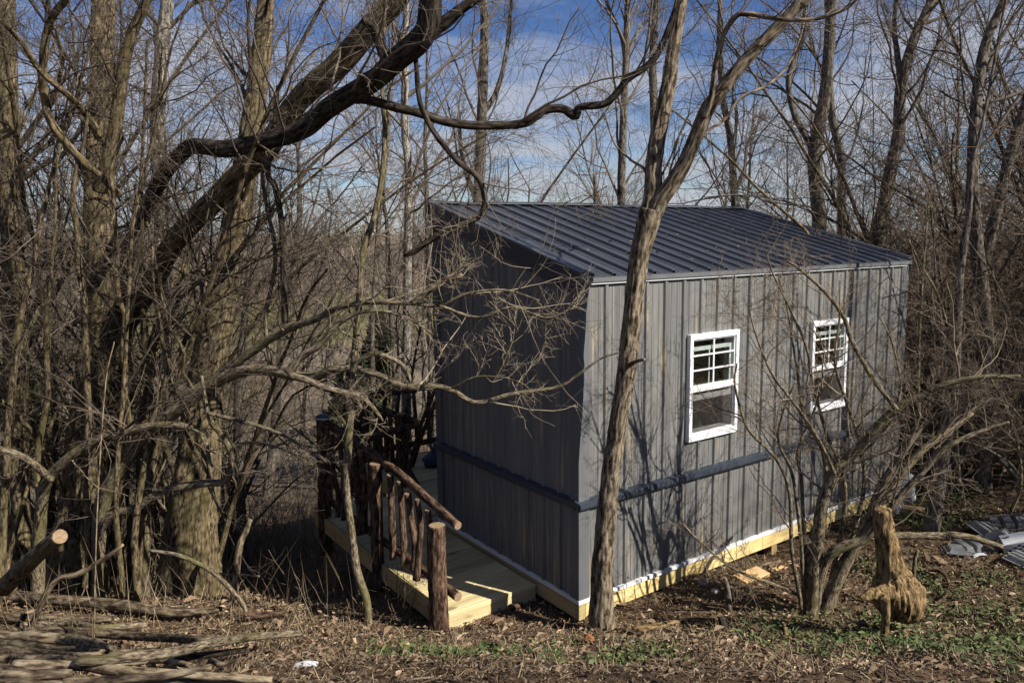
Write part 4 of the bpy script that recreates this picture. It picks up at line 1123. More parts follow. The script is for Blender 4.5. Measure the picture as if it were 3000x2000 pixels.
SHR = [proto('shrub', gen_shrub(200 + k, H=3.3 + .3 * (k % 3), n=6 + k % 3, n1=9, n2=6, n3=5), 'bark_stem', ('twig', 'twig_red', 'twig')[k % 3], 'stems', 7) for k in range(4)]
SHD = [proto('shrub', gen_shrub(230 + k, H=3.2, n=8, spread=.7, n1=9, n2=6.5, n3=5), 'bark_grey', ('twig_red', 'twig_grey', 'twig')[k % 3], 'stems', 6) for k in range(4)]
TRE = [proto('tree', gen_tree(260 + k, H=9 + k % 3, r0=.10 + .02 * (k % 2), n1=24, n2=7, n3=5), 'bark_grey', 'twig_grey', 'trunk', 8) for k in range(4)]
UND = [proto('tree', gen_shrub(300 + k, H=6.4, n=3 + k % 2, spread=.30, arch=-.03, n1=15, n2=7.5, n3=6, r0=.036, t0=.28, lr0=.24, rmin=.0017), 'bark_big', 'twig_dark', 'stems', 9) for k in range(3)]

rng = np.random.default_rng(77)
# tangle on the left, among and behind the big trunks
left_spots = [(-3.7, 9.2, 1.1, 'leafless shrub just behind the thickest trunk'), (-4.9, 8.4, 1.15, 'leafless shrub between the two straight left trunks'),
              (-4.4, 10.8, 1.2, 'tall leafless shrub farther back behind the thickest trunk'), (-6.0, 9.6, 1.25, 'leafless shrub behind the rough straight trunk by the left edge'),
              (-5.6, 12.2, 1.3, 'tall leafless shrub farthest back on the left side'), (-7.0, 11.4, 1.3, 'leafless shrub behind the broad smooth trunk at the left edge'), (-2.3, 12.6, 1.1, 'leafless shrub on the slope left of the pale grey-white trunk')]
for q, (x, y, s, lab) in enumerate(left_spots):
    plant('tangled_shrub', SHR[q % 4], lab, 'shrub', 'shrubs in the left tangle',
          (x, y, float(gz(x, y))), rng.uniform(0, 6.28), s, s * rng.uniform(.95, 1.2))
under = [(-3.5, 8.2, .95, 'twiggy understory tree just right of the thickest trunk'), (-4.4, 8.1, 1.0, 'twiggy understory tree between the two thick left trunks'), (-5.3, 7.9, 1.0, 'twiggy understory tree at the left edge of the tangle'),
         (-4.0, 8.8, 1.1, 'tall twiggy understory tree behind the black limb'), (-5.6, 8.6, 1.1, 'tall twiggy understory tree behind the left-edge trunks'),
         (-1.75, 9.9, .9, 'twiggy understory tree between the pale trunk and the sapling'), (-5.0, 11.0, 1.15, 'twiggy understory tree farther back in the left tangle')]
for q, (x, y, s, lab) in enumerate(under):
    plant('understory_tree', UND[q % 3], lab, 'tree', 'understory trees in the left tangle', (x, y, float(gz(x, y))), rng.uniform(0, 6.28), s, s * rng.uniform(.95, 1.1))
for q, (x, y, s, lab) in enumerate([(-3.75, 6.75, .9, 'twiggy understory tree just in front of and left of the thickest trunk'), (-4.95, 6.7, .95, 'twiggy understory tree in front of the rough straight trunk'),
                                    (-4.7, 9.6, 1.15, 'tall twiggy understory tree behind the rough straight trunk'), (-6.3, 7.9, 1.1, 'twiggy understory tree beyond the left frame edge trunk')]):
    plant('understory_tree', UND[(q + 2) % 3], lab, 'tree', 'understory trees in the left tangle', (x, y, float(gz(x, y))), 1.1 + q * 2.3, s, s * 1.05)
under2 = [(5.5, 10.2, 1.0, 'twiggy understory tree close behind the right shed corner'), (9.0, 9.4, 1.2, 'twiggy understory tree at the right edge of the thicket'), (6.2, 9.9, 1.0, 'twiggy understory tree rising over the thicket beside the shed corner'), (7.3, 9.0, 1.05, 'twiggy understory tree in the thicket below the tall brown trunk'), (8.1, 10.8, 1.15, 'twiggy understory tree deep in the right thicket'), (6.6, 12.0, 1.1, 'twiggy understory tree behind the crooked dark trunk')]
for q, (x, y, s, lab) in enumerate(under2):
    plant('understory_tree', UND[(q + 1) % 3], lab, 'tree', 'understory trees in the right thicket', (x, y, float(gz(x, y))), rng.uniform(0, 6.28), s, s * rng.uniform(.95, 1.1))
# the wood goes on to the right of and behind the viewer; it throws the dappled shade
for q, (x, y, s) in enumerate([(12.0, 2.2, 1.0), (10.5, -2.0, 1.05), (3.6, -4.2, .9)]):
    plant('slim_tree', TRE[q % 4], 'slim bare tree outside the frame on the sunny side, casting dappled shade', 'tree', 'trees on the sunny side', (x, y, float(gz(x, y))), q * 1.3, s)
# thicket past the right end of the shed
right_spots = [(5.6, 9.2, 1.05), (6.3, 8.4, 1.0), (6.9, 9.6, 1.2), (5.9, 10.6, 1.2), (7.4, 8.0, 1.1), (7.8, 10.6, 1.3), (6.6, 11.8, 1.3), (8.6, 9.0, 1.3), (5.3, 11.8, 1.1), (8.4, 12.4, 1.4),
               (9.4, 10.8, 1.4), (7.2, 13.4, 1.4), (5.2, 13.4, 1.2), (9.8, 13.0, 1.5), (6.0, 7.4, .8), (7.6, 6.8, 1.0), (8.8, 7.2, 1.2), (4.7, 10.6, .9)]
right_labels = ['dense brown shrub nearest the right shed corner, front row', 'dense brown shrub straight behind the orange-tan beam', 'dense brown shrub behind the ridged trunk, second row', "dense brown shrub rising just right of the roof's low corner", 'dense brown shrub at the front of the thicket above the plastic heap', 'tall brown shrub in the middle of the thicket, third row', 'tall brown shrub under the crooked dark trunk, back row', 'tall brown shrub below the tall brown trunk near the right edge', "slim brown shrub seen just past the shed's end wall, back row", 'tall brown shrub deep in the thicket toward the right edge', 'tall brown shrub at the right frame edge, middle height', 'tall brown shrub farthest back in the middle of the thicket', "brown shrub behind the shed's far right corner", 'tall brown shrub farthest back at the right edge', "small brown shrub in front of the ridged trunk's right side", 'brown shrub overhanging the plastic heap at the right edge', 'tall brown shrub partly cut off by the right frame edge', "low brown shrub against the shed's end wall"]
for q, (x, y, s) in enumerate(right_spots):
    plant('thicket_shrub', SHD[q % 4], right_labels[q], 'shrub', 'shrubs in the right thicket',
          (x, y, float(gz(x, y))), rng.uniform(0, 6.28), s, s * rng.uniform(1.0, 1.3))
for q, (x, y, s, lab) in enumerate([(6.8, 9.0, 1.7, 'tallest reddish vine-like shrub over the orange-tan beam'), (8.0, 8.6, 1.9, 'very tall reddish shrub arching in from the right edge'), (7.5, 11.2, 2.0, 'very tall reddish shrub in the back of the thicket'),
                                    (9.3, 10.0, 2.1, 'very tall reddish shrub cut by the right frame edge'), (6.3, 11.0, 1.6, 'tall reddish shrub behind the right shed corner')]):
    plant('thicket_shrub', SHD[(0, 3)[q % 2]], lab, 'shrub', 'shrubs in the right thicket', (x, y, float(gz(x, y))), q * 1.7, s * .75, s)
# wood behind the shed and in the hollow: single trees
def in_view(x, y, m=0.0):
    return abs(x / y) < .70 + m
trees = []
tries = 0
while len(trees) < 64 and tries < 4000:
    tries += 1
    y = 15 + 62 * rng.random() ** 1.3
    x = rng.uniform(-.78, .85) * y
    if all((x - a) ** 2 + (y - b) ** 2 > 4 for a, b, *_ in trees):
        trees.append((x, y))
for q, (x, y) in enumerate(trees):
    s = rng.uniform(.75, 1.25)
    px = 1500 + F_PX * x / y
    if px < 1150: lab, grp = 'slim bare tree in the hollow beyond the deck and the left tangle', 'trees in the hollow'
    elif px < 2350: lab, grp = 'slim bare tree in the wood rising behind the shed roof', 'trees behind the shed'
    else: lab, grp = 'slim bare tree in the wood beyond the right thicket', 'trees behind the thicket'
    plant('slim_tree', TRE[q % 4], lab, 'tree', grp, (x, y, float(gz(x, y))), rng.uniform(0, 6.28), s * rng.uniform(.8, 1.1), s)

# ---- the many-stemmed shrub in front of the right half of the sunny wall
ys = gY(2385, 1800)
def sh(pts, Yd, w):
    P, R = pathpx([(2000 + x / 1.568, 1000 + y / 1.568) for x, y in pts], Yd, w)
    return P, R
stems = [
 sh([(585, 1290), (590, 1200), (612, 1000), (625, 880), (640, 750), (700, 600), (760, 540), (850, 440), (980, 310), (1100, 250), (1200, 200), (1350, 165), (1550, 160)], [ys, ys - .1, ys - .5], [38, 36, 34, 32, 32, 34, 28, 26, 24, 20, 17, 14, 11]),
 sh([(625, 1290), (660, 1200), (740, 1020), (830, 880), (900, 700), (960, 590), (1030, 470), (1115, 355)], [ys, ys - .1, ys - .2], [36, 34, 32, 30, 28, 26, 25, 22]),
 sh([(650, 1270), (720, 1080), (870, 800), (960, 670), (1100, 500), (1250, 390), (1330, 330)], [ys + .1, ys + .1, ys + .2], [34, 32, 26, 22, 20, 17, 12]),
 sh([(600, 1290), (640, 1050), (700, 960), (840, 900), (940, 780), (1100, 600), (1220, 480), (1400, 400), (1500, 370)], [ys, ys - .2, ys - .3], [28, 28, 30, 26, 22, 18, 15, 11, 7]),
 sh([(600, 1300), (590, 1150), (585, 1000), (610, 850)], [ys, ys], [40, 38, 32, 22]),
 sh([(560, 1230), (530, 1130), (500, 950), (490, 700), (430, 540), (300, 400), (240, 200), (250, 100)], [ys, ys - .15, ys - .3], [13, 12, 11, 10, 9, 8, 6, 4]),
 sh([(565, 1200), (545, 950), (525, 750), (500, 600), (440, 450), (470, 300), (520, 180)], [ys, ys - .1, ys - .2], [12, 11, 10, 9, 8, 6, 4]),
 sh([(570, 1220), (560, 1000), (545, 650), (530, 500), (600, 330), (640, 200), (640, 60)], [ys, ys + .1], [12, 11, 10, 9, 8, 6, 4]),
 sh([(600, 1200), (640, 900), (660, 700), (640, 500), (560, 350), (520, 100), (480, -150), (440, -300)], [ys, ys - .2], [13, 12, 11, 10, 8, 7, 5, 3]),
 sh([(640, 1230), (740, 800), (730, 600), (660, 420), (600, 200), (560, 0), (420, -300), (380, -420)], [ys, ys - .3], [14, 13, 12, 10, 9, 8, 5, 3]),
 sh([(650, 1230), (820, 750), (820, 500), (760, 300), (700, 100), (720, -100), (720, -280)], [ys, ys + .1], [14, 13, 11, 10, 8, 6, 4]),
 sh([(985, 315), (880, 180), (820, 80), (770, -20), (740, -110), (660, -220), (540, -330), (480, -370)], [ys - .35, ys - .3, ys - .5], [14, 14, 13, 13, 12, 10, 8, 5]),
 sh([(700, 610), (640, 480), (560, 350), (470, 230), (400, 130), (330, -50), (300, -180)], [ys - .2, ys - .5], [11, 10, 9, 8, 7, 5, 3]),
 sh([(760, 540), (860, 480), (960, 350), (1000, 200), (960, 0), (900, -120)], [ys - .1, ys - .2], [10, 9, 8, 7, 5, 3]),
 sh([(545, 1170), (430, 1120), (270, 1060), (160, 990), (60, 900), (0, 835)], [ys, ys - .1, ys - .1], [11, 10, 9, 7, 6, 4]),
]
for P, R in stems[:11]:
    P[0][2] = float(gz(P[0][0], P[0][1])) - .08
hand_tree('many_stemmed_shrub', 'many-stemmed leafless shrub in front of the right shed window', stems, 'bark_stem', 'twig', 91,
          dict(n1=8, n2=6, n3=5, t0=.35, lmax=.9, lr=(.28, .5, .45), up=(.06, .03, .0)), S=22, step=.02, amp=.10, flare=.15, cat='shrub', partn='stem')
for q, (pts, lab) in enumerate([([(2810, 1420), (2790, 1100), (2760, 900), (2700, 780), (2660, 700)], 'tall bramble cane bending left past the right shed corner'),
                                ([(2700, 1400), (2690, 1100), (2700, 850), (2720, 600)], 'upright bramble cane just right of the shed corner'),
                                ([(2960, 1500), (2990, 1420), (2980, 1300), (2940, 1180), (2880, 1060), (2850, 900)], 'looping bramble cane low at the right edge')]):
    vp = pathpx(pts, [7.2, 7.0], [11, 9, 7, 5])
    hand_tree('bramble_cane', lab, [vp], 'bark_stem', 'twig', 120 + q, dict(n1=12, n2=5, n3=4, t0=.1, lmax=.6, lr=(.3, .5, .5)), S=8, step=.04, flare=0, cat='cane', partn='stem')

# ------------------------------------------------------------------ far wood on the hill: one mass
N = 2600
y = np.where(np.arange(N) < 260, rng.uniform(46, 82, N), 142 + 300 * rng.random(N) ** 1.0)
x = rng.uniform(-.80, .85, N) * y
k = ~((y < 90) & (x / y > -.46) & (x / y < -.10) & (y > 52))
x, y = x[k], y[k]; N = len(x)
H = rng.uniform(6.5, 11.5, N) * np.where(y < 90, .8, 1)
base = np.stack([x, y, gz(x, y, False) - .3], 1)
top = base + np.stack([rng.normal(0, .5, N), rng.normal(0, .5, N), H], 1)
P = np.stack([base, (base + top) / 2 + rng.normal(0, .15, (N, 3)), top], 1)
R = np.stack([H * .016, H * .011, H * .003], 1) * rng.uniform(.7, 1.3, N)[:, None]
B = 13
t = rng.uniform(.25, .98, (N, B))
o_ = base[:, None] + (top - base)[:, None] * t[..., None]
az = rng.uniform(0, 6.28, (N, B)); el = rng.uniform(.3, 1.2, (N, B))
dv = np.stack([np.cos(az) * np.cos(el), np.sin(az) * np.cos(el), np.sin(el)], -1)
Lb = (H[:, None] * rng.uniform(.14, .34, (N, B)) * (1.15 - .6 * t))[..., None]
e_ = o_ + dv * Lb
Pb = np.stack([o_, e_], 2).reshape(-1, 2, 3)
Rb = np.repeat(np.stack([np.full(N, .05), np.full(N, .018)], 1), B, 0) * rng.uniform(.7, 1.3, N * B)[:, None]
sel = rng.integers(0, N * B, int(N * B * .8))
s0 = Pb[sel, 0] + (Pb[sel, 1] - Pb[sel, 0]) * rng.uniform(.3, .9, len(sel))[:, None]
Pc = np.stack([s0, s0 + (Pb[sel, 1] - Pb[sel, 0]) * .45 + rng.normal(0, .45, (len(sel), 3))], 1)
Rc = np.repeat(np.array([[.028, .014]]), len(sel), 0)
V_, F_, T_ = join([tubes(P, R, 3), tubes(Pb, Rb, 3), tubes(Pc, Rc, 3)])
Vs, Fs, Ts = [V_], [F_], [T_]
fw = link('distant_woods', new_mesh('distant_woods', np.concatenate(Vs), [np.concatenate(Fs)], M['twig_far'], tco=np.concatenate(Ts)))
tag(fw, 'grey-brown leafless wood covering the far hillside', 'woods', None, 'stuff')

# ------------------------------------------------------------------ scrub on the slope: dry stalks and brush, one mass
N = 7000
y = 8.5 + 50 * rng.random(N) ** 2.0
x = rng.uniform(-.75, .80, N) * y
vv = (x - A0[0]) * VV[0] + (y - A0[1]) * VV[1]; uu = (x - A0[0]) * UV[0] + (y - A0[1]) * UV[1]
keep = ((vv > 5.2) & ((y < 30) | (rng.random(N) < .4))) | ((uu < -1.6) & (vv > 3.0)) | ((uu > 6.2) & (vv > .8))
x, y = x[keep], y[keep]; N = len(x)
h = rng.uniform(.35, 1.3, N) * (1 + y * .012)
K = 4
P = np.zeros((N, K, 3)); P[:, 0] = np.stack([x, y, gz(x, y) - .05], 1)
d = rng.normal(0, .28, (N, 3)); d[:, 2] = 1; d /= np.linalg.norm(d, axis=1, keepdims=True)
for k in range(1, K):
    d = d + rng.normal(0, .22, (N, 3)); d /= np.linalg.norm(d, axis=1, keepdims=True)
    P[:, k] = P[:, k - 1] + d * (h / (K - 1))[:, None]
R = (.0018 + .00030 * y)[:, None] * np.linspace(1, .45, K)[None] * rng.uniform(.7, 1.4, N)[:, None]
b, rb = spawn(rng, P, R, 1.0, t0=.25, lr=.5, K=3, wig=.3, up=.02, rr=.8, rmin=.002)
V, F, T = join([tubes(P, R, 3), tubes(b, rb, 3)])
sb = link('scrub', new_mesh('scrub', V, [F], M['twig_light'], tco=T))
tag(sb, 'brown dry brush covering the slope beyond the deck', 'scrub', None, 'stuff')

# ------------------------------------------------------------------ leaf litter, straw, green ground cover, fallen twigs
def off_building(x, y, m=0.0):
    u = (x - A0[0]) * UV[0] + (y - A0[1]) * UV[1]; v = (x - A0[0]) * VV[0] + (y - A0[1]) * VV[1]
    inside = (u > -.02) & (u < SHED_L) & (v > .05)
    inside2 = (u > -.93) & (u < .0) & (v > .56) & (v < 3.5)
    return ~(inside | inside2)
def leaves(N, region, size, seed, lift=.012, curl=.35, dens=None, flat=.35):
    r = np.random.default_rng(seed)
    x = r.uniform(region[0], region[1], N); y = r.uniform(region[2], region[3], N)
    k = off_building(x, y) & (np.abs(x / y) < .80)
    if dens is not None:
        k &= r.random(N) < dens(x, y)
    x, y = x[k], y[k]; N = len(x)
    z = gz(x, y) + lift * r.random(N) * 2
    s = size * np.exp(r.normal(0, .35, N))
    a = r.uniform(0, 6.28, N)
    nrm = np.stack([r.normal(0, flat, N), r.normal(0, flat, N), np.ones(N)], 1); nrm /= np.linalg.norm(nrm, axis=1, keepdims=True)
    t = np.stack([np.cos(a), np.sin(a), np.zeros(N)], 1); t -= nrm * (t * nrm).sum(1, keepdims=True); t /= np.linalg.norm(t, axis=1, keepdims=True)
    b = np.cross(nrm, t)
    c = np.stack([x, y, z], 1)
    w = r.uniform(.35, .6, N)
    cu = r.uniform(.0, curl, N)
    def pt(l, m_, q):
        return c + t * (s * l)[:, None] + b * (s * m_ * w)[:, None] + nrm * (s * q)[:, None]
    V = np.stack([pt(-.5, 0, 0), pt(-.1, -.5, cu), pt(-.1, .5, cu), pt(.25, -.35, cu * .7), pt(.25, .35, cu * .7), pt(.5, 0, cu * .4), pt(0, 0, 0)], 1).reshape(-1, 3)
    i = np.arange(N) * 7
    F = np.concatenate([np.stack([i, i + 1, i + 6], 1), np.stack([i, i + 6, i + 2], 1), np.stack([i + 1, i + 3, i + 6], 1), np.stack([i + 6, i + 4, i + 2], 1), np.stack([i + 3, i + 5, i + 6], 1), np.stack([i + 6, i + 5, i + 4], 1)])
    rn = np.repeat(r.random(N), 7)
    return V, F, rn
V, F, rn = leaves(30000, (-6.5, 7.5, 3.0, 12.0), .036, 1, lift=.02)
tag(link('leaf_litter', new_mesh('leaf_litter', V, [F], M['leaf'], smooth=False, rnd=rn)), 'brown dead leaves scattered over the forest floor', 'leaves', None, 'stuff')
V, F, rn = leaves(2600, (-5.5, 6.5, 4.4, 10.0), .058, 18, lift=.03, curl=.5)
tag(link('curled_leaves', new_mesh('curled_leaves', V, [F], M['leaf'], smooth=False, rnd=np.clip(rn * .6 + .4, 0, 1))), 'larger curled dead leaves lying on top of the litter', 'leaves', None, 'stuff')
V, F, rn = leaves(30000, (-4, 5, 3.0, 7.2), .020, 8, lift=.012)
tag(link('leaf_crumbs', new_mesh('leaf_crumbs', V, [F], M['leaf'], smooth=False, rnd=rn)), 'small crumbled leaf bits covering the bare soil', 'leaves', None, 'stuff')
def green_d(x, y):
    n_ = vnoise(np.stack([x * 1.5 + 40, y * 1.9 + 11, x * 0], 1)) * .5 + vnoise(np.stack([x * 4.5, y * 4.5 + 3, x * 0], 1)) * .4
    m_ = sm(x, 1.3, 2.8) * sm(y, 6.4, 5.4) * .30 + np.exp(-((x + .15) / .7) ** 2 - ((y - 4.55) / .5) ** 2) * .46 + np.exp(-((x - 1.4) / .9) ** 2 - ((y - 4.6) / .45) ** 2) * .25
    m_ = m_ + np.exp(-((x - 4.9) / .6) ** 2 - ((y - 8.0) / .8) ** 2) * .5 + np.exp(-((x - 3.9) / .6) ** 2 - ((y - 6.6) / .3) ** 2) * .45
    return np.clip(n_ * 1.3 + m_ * 2.1 - .12, 0, 1) * (m_ > .04)
V, F, rn = leaves(100000, (-1.8, 6.5, 3.0, 9.5), .032, 5, lift=.034, curl=.2, dens=green_d, flat=.6)
tag(link('green_weeds', new_mesh('green_weeds', V, [F], M['green'], smooth=False, rnd=rn)), 'low green weeds in patches on the bare ground', 'weeds', None, 'stuff')
def blades(N, region, seed, hmin, hmax, w, m, dens=None, name='dry_grass', label='', cat='grass', tilt=.5):
    r = np.random.default_rng(seed)
    x = r.uniform(region[0], region[1], N); y = r.uniform(region[2], region[3], N)
    k = off_building(x, y)
    if dens is not None: k &= r.random(N) < dens(x, y)
    x, y = x[k], y[k]; N = len(x)
    h = r.uniform(hmin, hmax, N)
    d = np.stack([r.normal(0, tilt, N), r.normal(0, tilt, N), np.ones(N)], 1); d /= np.linalg.norm(d, axis=1, keepdims=True)
    sd = np.cross(d, r.normal(size=(N, 3))); sd /= np.linalg.norm(sd, axis=1, keepdims=True)
    c = np.stack([x, y, gz(x, y) - .005], 1)
    mid = c + d * (h * .55)[:, None]; d2 = d + r.normal(0, .35, (N, 3)); tip = mid + d2 * (h * .45)[:, None]
    V = np.stack([c - sd * w, c + sd * w, mid + sd * w * .8, mid - sd * w * .8, tip], 1).reshape(-1, 3)
    i = np.arange(N) * 5
    me = new_mesh(name, V, [np.stack([i, i + 1, i + 2, i + 3], 1), np.stack([i + 3, i + 2, i + 4], 1)], M[m], smooth=False, rnd=np.repeat(r.random(N), 5))
    return tag(link(name, me), label, cat, None, 'stuff')
blades(28000, (-4.5, 6, 3.0, 8.5), 31, .03, .13, .0022, 'straw', None, 'dry_grass', 'thin dry straw lying over the soil', tilt=1.6)
blades(10000, (-1.5, 6.5, 3.0, 9.5), 32, .03, .11, .002, 'green', green_d, 'green_grass', 'thin green grass blades in the weedy patches', tilt=.6)
blades(9000, (-7, .5, 9.8, 22), 36, .3, .95, .006, 'straw', lambda x, y: np.where(off_building(x, y), 1., 0.) * ((x - A0[0]) * VV[0] + (y - A0[1]) * VV[1] > 5.3), 'tall_dry_grass', 'tall tan dead grass on the slope behind the deck', 'grass', tilt=.3)
blades(420, (-4.5, -.9, 5.4, 9), 33, .2, .75, .002, 'straw', None, 'dry_stalks', 'thin pale weed stalks standing below the deck edge', 'stalks', tilt=.35)
Nn = 1500
x = rng.uniform(-5.5, 6.5, Nn); y = rng.uniform(3.1, 9.5, Nn)
k = off_building(x, y); x, y = x[k], y[k]; Nn = len(x)
Ln = .10 + .45 * rng.random(Nn) ** 2.2
a = rng.uniform(0, 6.28, Nn)
P = np.zeros((Nn, 5, 3))
for k in range(5):
    t = (k / 4 - .5)
    px_, py_ = x + np.cos(a) * Ln * t + rng.normal(0, .012, Nn), y + np.sin(a) * Ln * t + rng.normal(0, .012, Nn)
    P[:, k] = np.stack([px_, py_, gz(px_, py_) + .012 + rng.random(Nn) * .015], 1)
R = (.002 + .005 * rng.random(Nn) ** 2)[:, None] * np.linspace(1, .6, 5)[None]
V, F, T = tubes(P, R, 5)
tag(link('fallen_twigs', new_mesh('fallen_twigs', V, [F], M['twig'], tco=T)), 'small broken twigs strewn over the ground', 'twigs', None, 'stuff')

# leaves and bits of twig lying on the shed roof
rr_ = np.random.default_rng(44)
n_ = 150
ru, rv = rr_.uniform(.05, SHED_L - .05, n_), rr_.uniform(.0, SHED_W, n_) ** 1.0
c = np.stack([ru, rv, roof_z(rv) + .022 + rr_.random(n_) * .01], 1)
c = A0 + c[:, :1] * UV + c[:, 1:2] * VV + c[:, 2:] * np.array([0, 0, 1.])
a = rr_.uniform(0, 6.28, n_); t_ = np.stack([np.cos(a), np.sin(a), rr_.normal(0, .2, n_)], 1); b_ = np.stack([-np.sin(a), np.cos(a), rr_.normal(.1, .3, n_)], 1)
sz = rr_.uniform(.012, .03, n_)[:, None]
V = np.stack([c - t_ * sz, c - b_ * sz * .5 + [0, 0, .004], c + t_ * sz, c + b_ * sz * .5 + [0, 0, .006]], 1).reshape(-1, 3)
i = np.arange(n_) * 4
tag(link('roof_leaves', new_mesh('roof_leaves', V, [np.stack([i, i + 1, i + 2, i + 3], 1)], M['leaf'], smooth=False, rnd=np.repeat(rr_.uniform(.3, 1, n_), 4))), 'few dry leaves caught on the ribbed roof', 'leaves', None, 'stuff')

# ------------------------------------------------------------------ logs lying bottom left
def ground_log(name, label, pts, w, lift, matn='log', cat='log', group=None, S=20, amp=.10, cap='log', seed=1, step=.03):
    """a log whose photo outline lies on the ground (lift = how high above it)"""
    P = []
    for (px, py) in pts:
        g = on_ground(px, py + 4, lift + (.05 if name == 'felled_log' else 0))
        P.append(g)
    P = np.array(P)
    ws = np.interp(np.arange(len(P)), np.linspace(0, len(P) - 1, len(np.atleast_1d(w))), np.atleast_1d(w))
    R = np.array([a / 2 * depth(p) / F_PX for p, a in zip(P, ws)]) * (1.15 if name == 'felled_log' else 1)
    org = np.array([P[0][0], P[0][1], float(gz(P[0][0], P[0][1]))])
    o = bark_obj(name, P, R, M[matn], None, M[cap], origin=org, S=S, step=step, amp=amp, lump=.10, seed=seed)
    o.location = tuple(org)
    return tag(o, label, cat, group)
GL = 'logs stacked on the ground at the lower left'
ground_log('felled_log', 'long grey log lying behind the pile, in front of the left trunk bases', [(-30, 1735), (60, 1742), (161, 1752), (275, 1760), (390, 1772), (482, 1787), (560, 1788), (650, 1778)], [28, 27, 26, 26, 26, 24, 20, 12], .05, 'log', group=GL, seed=1)
ground_log('felled_log', 'bark-stripped pale log with tapered end, second row of the pile', [(-30, 1858), (60, 1862), (120, 1862), (207, 1870), (275, 1880), (330, 1894)], [30, 30, 29, 28, 26, 12], .10, 'log_pale', group=GL, seed=2)
ground_log('felled_log', 'thin dark log just behind the pale stripped one', [(70, 1842), (207, 1843), (344, 1855), (482, 1862), (585, 1868), (640, 1860)], [18, 20, 21, 22, 20, 12], .06, 'log', group=GL, seed=3)
ground_log('felled_log', 'mossy greenish pole reaching farthest right out of the pile', [(225, 1932), (300, 1928), (390, 1918), (470, 1910), (540, 1898), (592, 1884), (707, 1864), (798, 1855), (880, 1851)], [24, 26, 27, 26, 24, 22, 20, 17, 15], .12, 'bark_stem', group=GL, seed=4)
ground_log('felled_log', 'pale knotty log running under the mossy pole to the lower right', [(40, 1940), (184, 1942), (298, 1952), (420, 1962), (540, 1970), (615, 1976), (707, 1981), (800, 1986)], [20, 21, 21, 20, 20, 19, 18, 15], .08, 'log_pale', group=GL, seed=5)
ground_log('felled_log', 'short brown log end at the lower left corner', [(-40, 1975), (60, 1973), (172, 1971), (205, 1970)], [28, 27, 26, 24], .06, 'log', group=GL, seed=6)
ground_log('felled_log', 'brown split log along the bottom edge below the knotty one', [(184, 1994), (260, 1990), (344, 1986), (450, 1978), (540, 1964), (620, 1950)], [22, 23, 22, 20, 18, 12], .10, 'log', group=GL, seed=7)
ground_log('felled_log', 'weathered grey log in the middle of the pile left of the mossy pole', [(-30, 1895), (80, 1905), (161, 1914), (240, 1918), (340, 1910), (450, 1898)], [22, 22, 22, 20, 18, 12], .05, 'log', group=GL, seed=8)
ground_log('felled_log', 'blackish log lying in the shadow under the mossy pole', [(430, 1930), (500, 1925), (615, 1912), (718, 1899)], [18, 18, 17, 12], .03, 'bark_dark', group=GL, seed=9)
ground_log('felled_log', 'thick log cut off by the bottom edge at the left corner', [(-40, 2006), (120, 2006), (300, 2004), (420, 2008)], [30, 30, 28, 24], .04, 'log', group=GL, seed=10)
ground_log('felled_log', 'short forked brown log end resting before the thickest trunk', [(715, 1800), (780, 1797), (840, 1792)], [18, 18, 16], .03, 'bark_cedar', group=GL, seed=11)
for q, (x0, y0, x1, y1, w, m_, lab) in enumerate([
        (-30, 1800, 330, 1812, 20, 'log', 'grey log across the back of the pile, left of the thin stalk foot'),
        (60, 1822, 430, 1832, 18, 'bark_stem', 'mossy thin log lying just above the thin dark log'),
        (-30, 1878, 300, 1906, 20, 'log', 'dark cracked log squeezed under the stripped pale log'),
        (120, 1925, 560, 1938, 17, 'log_pale', 'narrow pale log lying beside the mossy pole'),
        (-30, 1922, 260, 1930, 22, 'log', 'brown log near the left edge below the weathered grey one'),
        (-30, 1952, 420, 1958, 20, 'log', 'long brown log just above the bottom left corner log'),
        (330, 1995, 760, 1998, 20, 'log', 'dark log along the bottom edge under the knotty log end'),
        (560, 1940, 700, 1932, 12, 'log', 'short thin log lying loose right of the pile')]):
    xs = np.linspace(x0, x1, 6)
    ground_log('felled_log', lab, [(x, y0 + (y1 - y0) * k / 5 + 5 * math.sin(k * 2.1 + q) + 3 * math.sin(k * 4.3 + 2 * q)) for k, x in enumerate(xs)], [w, w * 1.05, w, w * .95, w * .8], .03 + .02 * (q % 3), m_, group=GL, seed=30 + q)
# sawn log with a bright round end by the left edge
yc = 5.35
P, R = pathpx([(10, 1720), (70, 1660), (130, 1605), (176, 1570)], [yc + .5, yc + .1, yc - .12], [50, 48, 45, 41])
org = thing_origin(P[0])
o = bark_obj('sawn_log', P, R, M['bark_big'], None, M['cut_wood'], origin=org, S=28, step=.02, amp=.08, lump=.05, seed=3.3)
o.location = tuple(org); tag(o, 'propped log with a bright freshly sawn round end near the left edge', 'log')
def stick(name, label, pts, Yd, w, m, cat='stick', S=8, toground=None, cap='cut_wood', amp=.06):
    P, R = pathpx(pts, Yd, w)
    for k in ([] if toground is None else [toground]):
        P[k, 2] = min(P[k, 2], float(gz(*P[k][:2])) - .03)
    org = np.array([P[-1][0], P[-1][1], float(gz(P[-1][0], P[-1][1]))])
    o = bark_obj(name, P, R, M[m], None, M[cap], origin=org, S=S, step=.03, amp=amp, lump=.06, seed=len(label) * .7)
    o.location = tuple(org)
    return tag(o, label, cat)
stick('pale_stalk', 'long straight bleached stalk leaning before the left trunks', [(335, 1000), (310, 1120), (290, 1400), (280, 1640), (268, 1845)], [5.4, 5.3], [2.5, 3, 3.5, 4, 5], 'log_pale', 'stalk', 6, -1)
